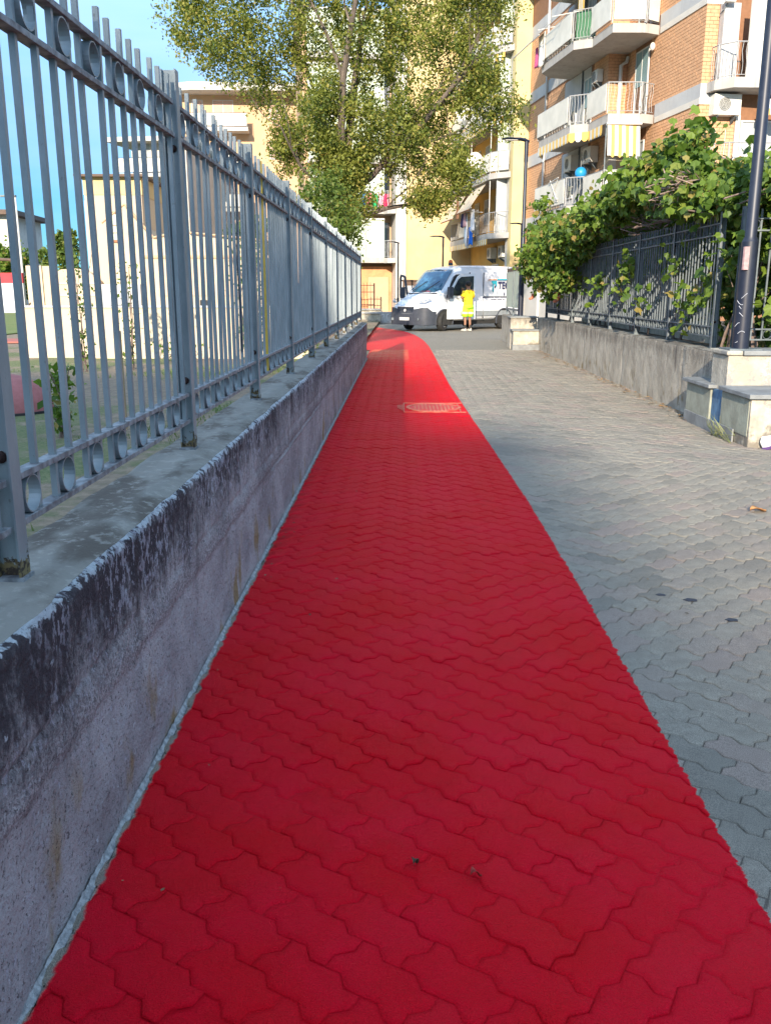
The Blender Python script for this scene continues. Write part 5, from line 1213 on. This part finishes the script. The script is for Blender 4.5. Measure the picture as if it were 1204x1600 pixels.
nst.build('dry_tangle', mat('dry_twig', (.32,.24,.19), (.24,.17,.13), 20, .9), vn)
M_ROSE = mat('orange_flower', (.60,.16,.08), (.5,.22,.12), 30, .8)
for k, (x, y, z) in enumerate(((3.30,19.4,1.52),(3.30,19.45,1.38),(3.30,19.4,1.26),(3.05,21.3,1.30),(3.33,12.3,2.75))):
    fb = MB(); 
    for q in range(9): a = q*.7; fb.ell((.06*math.cos(a)*(q%3)/2, .06*math.sin(a)*(q%3)/2, .05*math.sin(q)), (.045,.045,.03), 6, 4)
    o = fb.build('flower_cluster', M_ROSE, vn); o.location = (x-3.56, y-12, z)

# ---- garden behind the left wall
def gf_(u, v):
    x = -1.03-u*u*60; y = -3+v*v*75+v*5
    return (x, y, .10+.10*math.exp(-(abs(x)-1.03)*1.2)*0+.04*fn(x, y, 0, .5))
m = bpy.data.materials.new('garden_soil'); nt_, p_ = nodes(m)
g0 = nz(nt_, .38, 6, rough=.6); g1 = nz(nt_, 9, 5)
c_ = mixc(nt_, ramp(nt_, g1, .3, .7), (.25,.19,.125), (.16,.12,.08))
c_ = mixc(nt_, ramp(nt_, ma(nt_, 'ADD', g0, ma(nt_, 'MULTIPLY', g1, .15)), .555, .65), c_, mixc(nt_, ramp(nt_, nz(nt_, 30, 4), .35, .65), (.075,.105,.03), (.14,.15,.06)))
nt_.links.new(c_, p_.inputs['Base Color']); p_.inputs['Roughness'].default_value = .95; bump(nt_, p_, nz(nt_, 40, 5), .8, .02)
gd = kind(grid('garden_ground', gf_, 80, 160, m))
# grass blades, only where the turf grows
n = 26000; gx = -1.06-rng.random(n)**1.6*11; gy = 1.0+rng.random(n)*17
kp = np.array([noise.noise(Vector((x*.42, y*.42, 1.7)))+.35*noise.noise(Vector((x*1.6, y*1.6, 4))) > .10 for x, y in zip(gx, gy)])
gx, gy = gx[kp], gy[kp]
vs = []; fs = []
for x, y in zip(gx, gy):
    a = random.uniform(0, 6.28); h = random.uniform(.03,.085); k = len(vs); wd = .006; z0 = .10+.04*fn(x,y,0,.5)
    vs += [(x-wd*math.cos(a), y-wd*math.sin(a), z0), (x+wd*math.cos(a), y+wd*math.sin(a), z0), (x+random.gauss(0,.02), y+random.gauss(0,.02), z0+h)]; fs.append((k,k+1,k+2))
gb_ = MB().add(vs, fs).build('grass', mat('grass_blade', (.07,.14,.022), (.13,.17,.045), 3, .7)); kind(gb_, 'stuff')
dm = thing('rubber_dome', 'low red rubber playground dome on the grass behind the fence', 'playground dome', (-4.45, 9.9, .10))
MB().ell((0,0,0), (.50,.50,.42), 28, 16).build('dome', mat('red_rubber', (.37,.135,.125), (.31,.11,.10), 20, .85, .3, 90), dm, True); MB().tube([(0,0,-.02),(0,0,.03)], .53, 28).build('rim', M_BLKR, dm)
trk = kind(B(-30, -9.2, 23, 24.6, .12, .155).build('red_rubber_path', mat('red_track', (.38,.12,.09), (.32,.11,.09), 2, .9)))
turf = kind(B(-60, -12.2, 24.6, 70, .10, .14).build('far_lawn', mat('far_grass', (.10,.15,.03), (.15,.17,.05), 1.5, .95)))
# saplings and climbers in front of the cream wall
def sapling(label, x, y, h, n, sp, m=M_LEAFD, nm='sapling'):
    t = thing(nm, label, 'sapling', (x, y, .1)); b = MB()
    for k in range(4): b.tube([(random.gauss(0,.02), random.gauss(0,.02), 0), (random.gauss(0,sp*.5), random.gauss(0,sp*.5), h*.45), (random.gauss(0,sp), random.gauss(0,sp), h)], [.012,.008,.004], 4)
    b.build('stem', M_TWIG, t)
    z = rng.random(n)*h; P = np.stack([rng.normal(size=n)*sp*(.5+z/h*.6), rng.normal(size=n)*sp, z+.05], 1); leaf_cloud('leaves', P, .075, m, t, nb=(0,-.5,.3)); return t
sapling('tall thin dark climbing plant before the cream wall, nearest the grey block', -5.35, 15, 1.95, 260, .12)
sapling('thin leafy sapling rising across the cream wall and the church', -4.7, 15.5, 1.75, 200, .11)
sapling('low green shrub at the foot of the cream wall', -4.15, 16.8, .35, 160, .25, M_VINE, 'shrub')
sapling('slender sapling tied to a stake in the middle of the garden', -2.85, 11.5, 1.3, 90, .06)
sapling('bushy young sapling behind the second fence panel', -3.15, 8.1, .62, 220, .09, M_VINE)
sapling('leafy sapling close behind the far fence panels', -3.0, 17.2, 2.6, 420, .16)
sapling('second leafy sapling close behind the far fence panels, darker and taller', -2.3, 14.5, 2.2, 260, .10)
stk = tag(B(-.02,.02,-.02,.02,0,.95).build('wooden_stake', mat('pale_wood', (.42,.30,.18), (.34,.24,.14), 10, .8)), 'pale wooden stake in the garden behind the fence', 'stake'); stk.location = (-2.72, 8.6, .1)
yw = thing('yellow_weed', 'small yellow flowering weed at the foot of the far fence', 'weed', (-.99, 9.7, WT))
leaf_cloud('leaves', np.stack([rng.normal(size=120)*.03, rng.normal(size=120)*.28, rng.random(120)*.10], 1), .03, leafmat('yellow_leaf', (.45,.36,.03), (.40,.40,.05), (.2,.3,.04), .3), yw)
gw = thing('weed', 'pale dry weed growing at the plinth of the near pedestal', 'weed', (3.16, 8.8, 0))
b = MB()
for k in range(16): a = random.uniform(0,6.28); b.tube([(0,.25*random.gauss(0,1),0),(.05*math.cos(a),.12*math.sin(a)+random.gauss(0,.15),.09),(.10*math.cos(a)-.02,.2*math.sin(a),.13+.1*random.random())], [.004,.003,.001], 3)
b.build('stems', mat('weed_green', (.24,.28,.10), (.3,.28,.12), 12, .8), gw)
# leaf litter along the right wall foot
n = 420; ly = 9.8+rng.random(n)**1.3*12.5; P = np.stack([3.36-np.abs(rng.normal(size=n))*.10, ly, .012+rng.random(n)*.012], 1)
leaf_cloud('leaf_litter', P, .045, leafmat('litter', (.22,.13,.06), (.30,.19,.09), (.42,.24,.08), .1), None, nb=(0,0,6))

n = 130; P = np.stack([1.0+rng.random(n)*2.3, 2.6+rng.random(n)**1.4*17, .006+rng.random(n)*.008], 1)
leaf_cloud('litter_crumbs', P, .016, leafmat('crumb', (.10,.07,.04), (.22,.15,.08), (.35,.2,.07), .1), None, nb=(0,0,5), sv=.7)
n = 90; P = np.stack([-.70+rng.random(n)**3*.5, 1.6+rng.random(n)*16, .006+rng.random(n)*.008], 1)
leaf_cloud('wall_foot_crumbs', P, .014, _m['crumb'], None, nb=(0,0,5), sv=.7)

# ---- far left: trees, building, banner wall, poles
bn_ = thing('banner_wall', 'white banner wall with red top band far beyond the lawn', 'wall', (-31, 55, 0))
B(-12, 8, 0, .2, .1, 1.9).build('banner', mat('white_banner', (.62,.62,.62), (.42,.44,.46), 2.5, .8), bn_); B(-12, 8, -.02, .22, 1.903, 2.5).build('red_band', mat('red_banner', (.60,.05,.06), None, 2, .8), bn_)
fb_ = thing('distant_building', 'distant building with brown roof behind trees at the far left', 'building', (-52, 100, 0), R(6))
B(-14, 9, 0, 12, 0, 9.5).build('wall', M_WHITEW, fb_); MB().prism([(-15,-1.2),(10,-1.2),(10,13),(-15,13)], 9.51, 10.0).build('eaves', M_BROWN, fb_)
for k in range(3):
    for q in range(6): window(fb_, 'x', -12+q*3.6, 1.4, 1.2+3*k, 2.9+3*k, 0)
def ftree(label, x, y, h, r_, m=M_LEAFD, leaf=.32, seed=0):
    t = thing('tree', label, 'tree', (x, y, 0)); b = MB(); b.tube([(0,0,0),(0,0,h*.6)], [.2,.1], 8); b.build('trunk', M_BARK, t)
    bl = [(random.gauss(0,r_*.4), random.gauss(0,r_*.4), h*.62+random.gauss(0,h*.13), r_*.6, r_*.6, h*.22, 1) for _ in range(7)]
    leaf_cloud('crown', crown(bl, 26, 26, r_*.10), leaf, m, t); return t
ftree('broad bright green tree in front of the distant building', -28.4, 66, 5.0, 1.9, M_VINE, .24); ftree('dark green tree at the left edge behind the banner wall', -31.5, 69, 6.0, 2.0, leaf=.24); ftree('small dark tree between the distant building and the church', -29.8, 76, 4.9, 1.0, leaf=.22); ftree('low bright bush just behind the banner wall', -30.5, 62, 3.6, 2.0, M_VINE)
ftree('thin dark tree left of the church tower', -20.6, 55, 4.9, 1.0, leaf=.2); ftree('green tree between the fence and the peach block', -8.6, 52, 5.4, 1.5)
pw = thing('floodlight_pole', 'tall pale floodlight pole at the far left of the lawn', 'lamp post', (-23.4, 56, 0)); MB().tube([(0,0,0),(0,0,7.0)], [.10,.06], 10).build('pole', M_METALW, pw); B(-.9,.05,-.12,.12,6.95,7.05).build('lamp_head', M_GREYF, pw)
bs = thing('basketball_hoop', 'dark basketball post far behind the fence', 'hoop', (-14.3, 34, 0)); MB().tube([(0,0,0),(0,0,2.2),(-.3,0,2.55),(-1.2,0,2.6)], .06, 8).build('post', M_BROWN, bs); MB().tube([(.3,0,1.0),(0,0,.5)], .03, 6).build('brace', M_BROWN, bs)

# ================================================================ unseen blocks added behind the camera, stepped to shade the near path
def block(label, x0, x1, H):
    t = thing('shade_block', label, 'building', (x0, -90, 0)); B(0, x1-x0, -14, 0, 0, H-.5).build('wall', M_WHITEW, t); B(.001, x1-x0-.001, -14.2, .2, H-.497, H).build('roof_slab', M_CONCS, t)
    for k in range(int(H/3)-1):
        for q in range(int((x1-x0)/4)): B(1.2+q*4, min(2.8+q*4, x1-x0-.1), .003, .05, 1.5+3*k, 3+3*k).build('window', M_GLASS, t)
block('tallest unseen shade block, added far behind the camera', -50, -16.3, 38.6); block('narrow unseen shade block, added far behind the camera', -16.29, -14.3, 36.6); block('lower unseen shade block, added far behind the camera, right', -14.29, 14, 34.3)
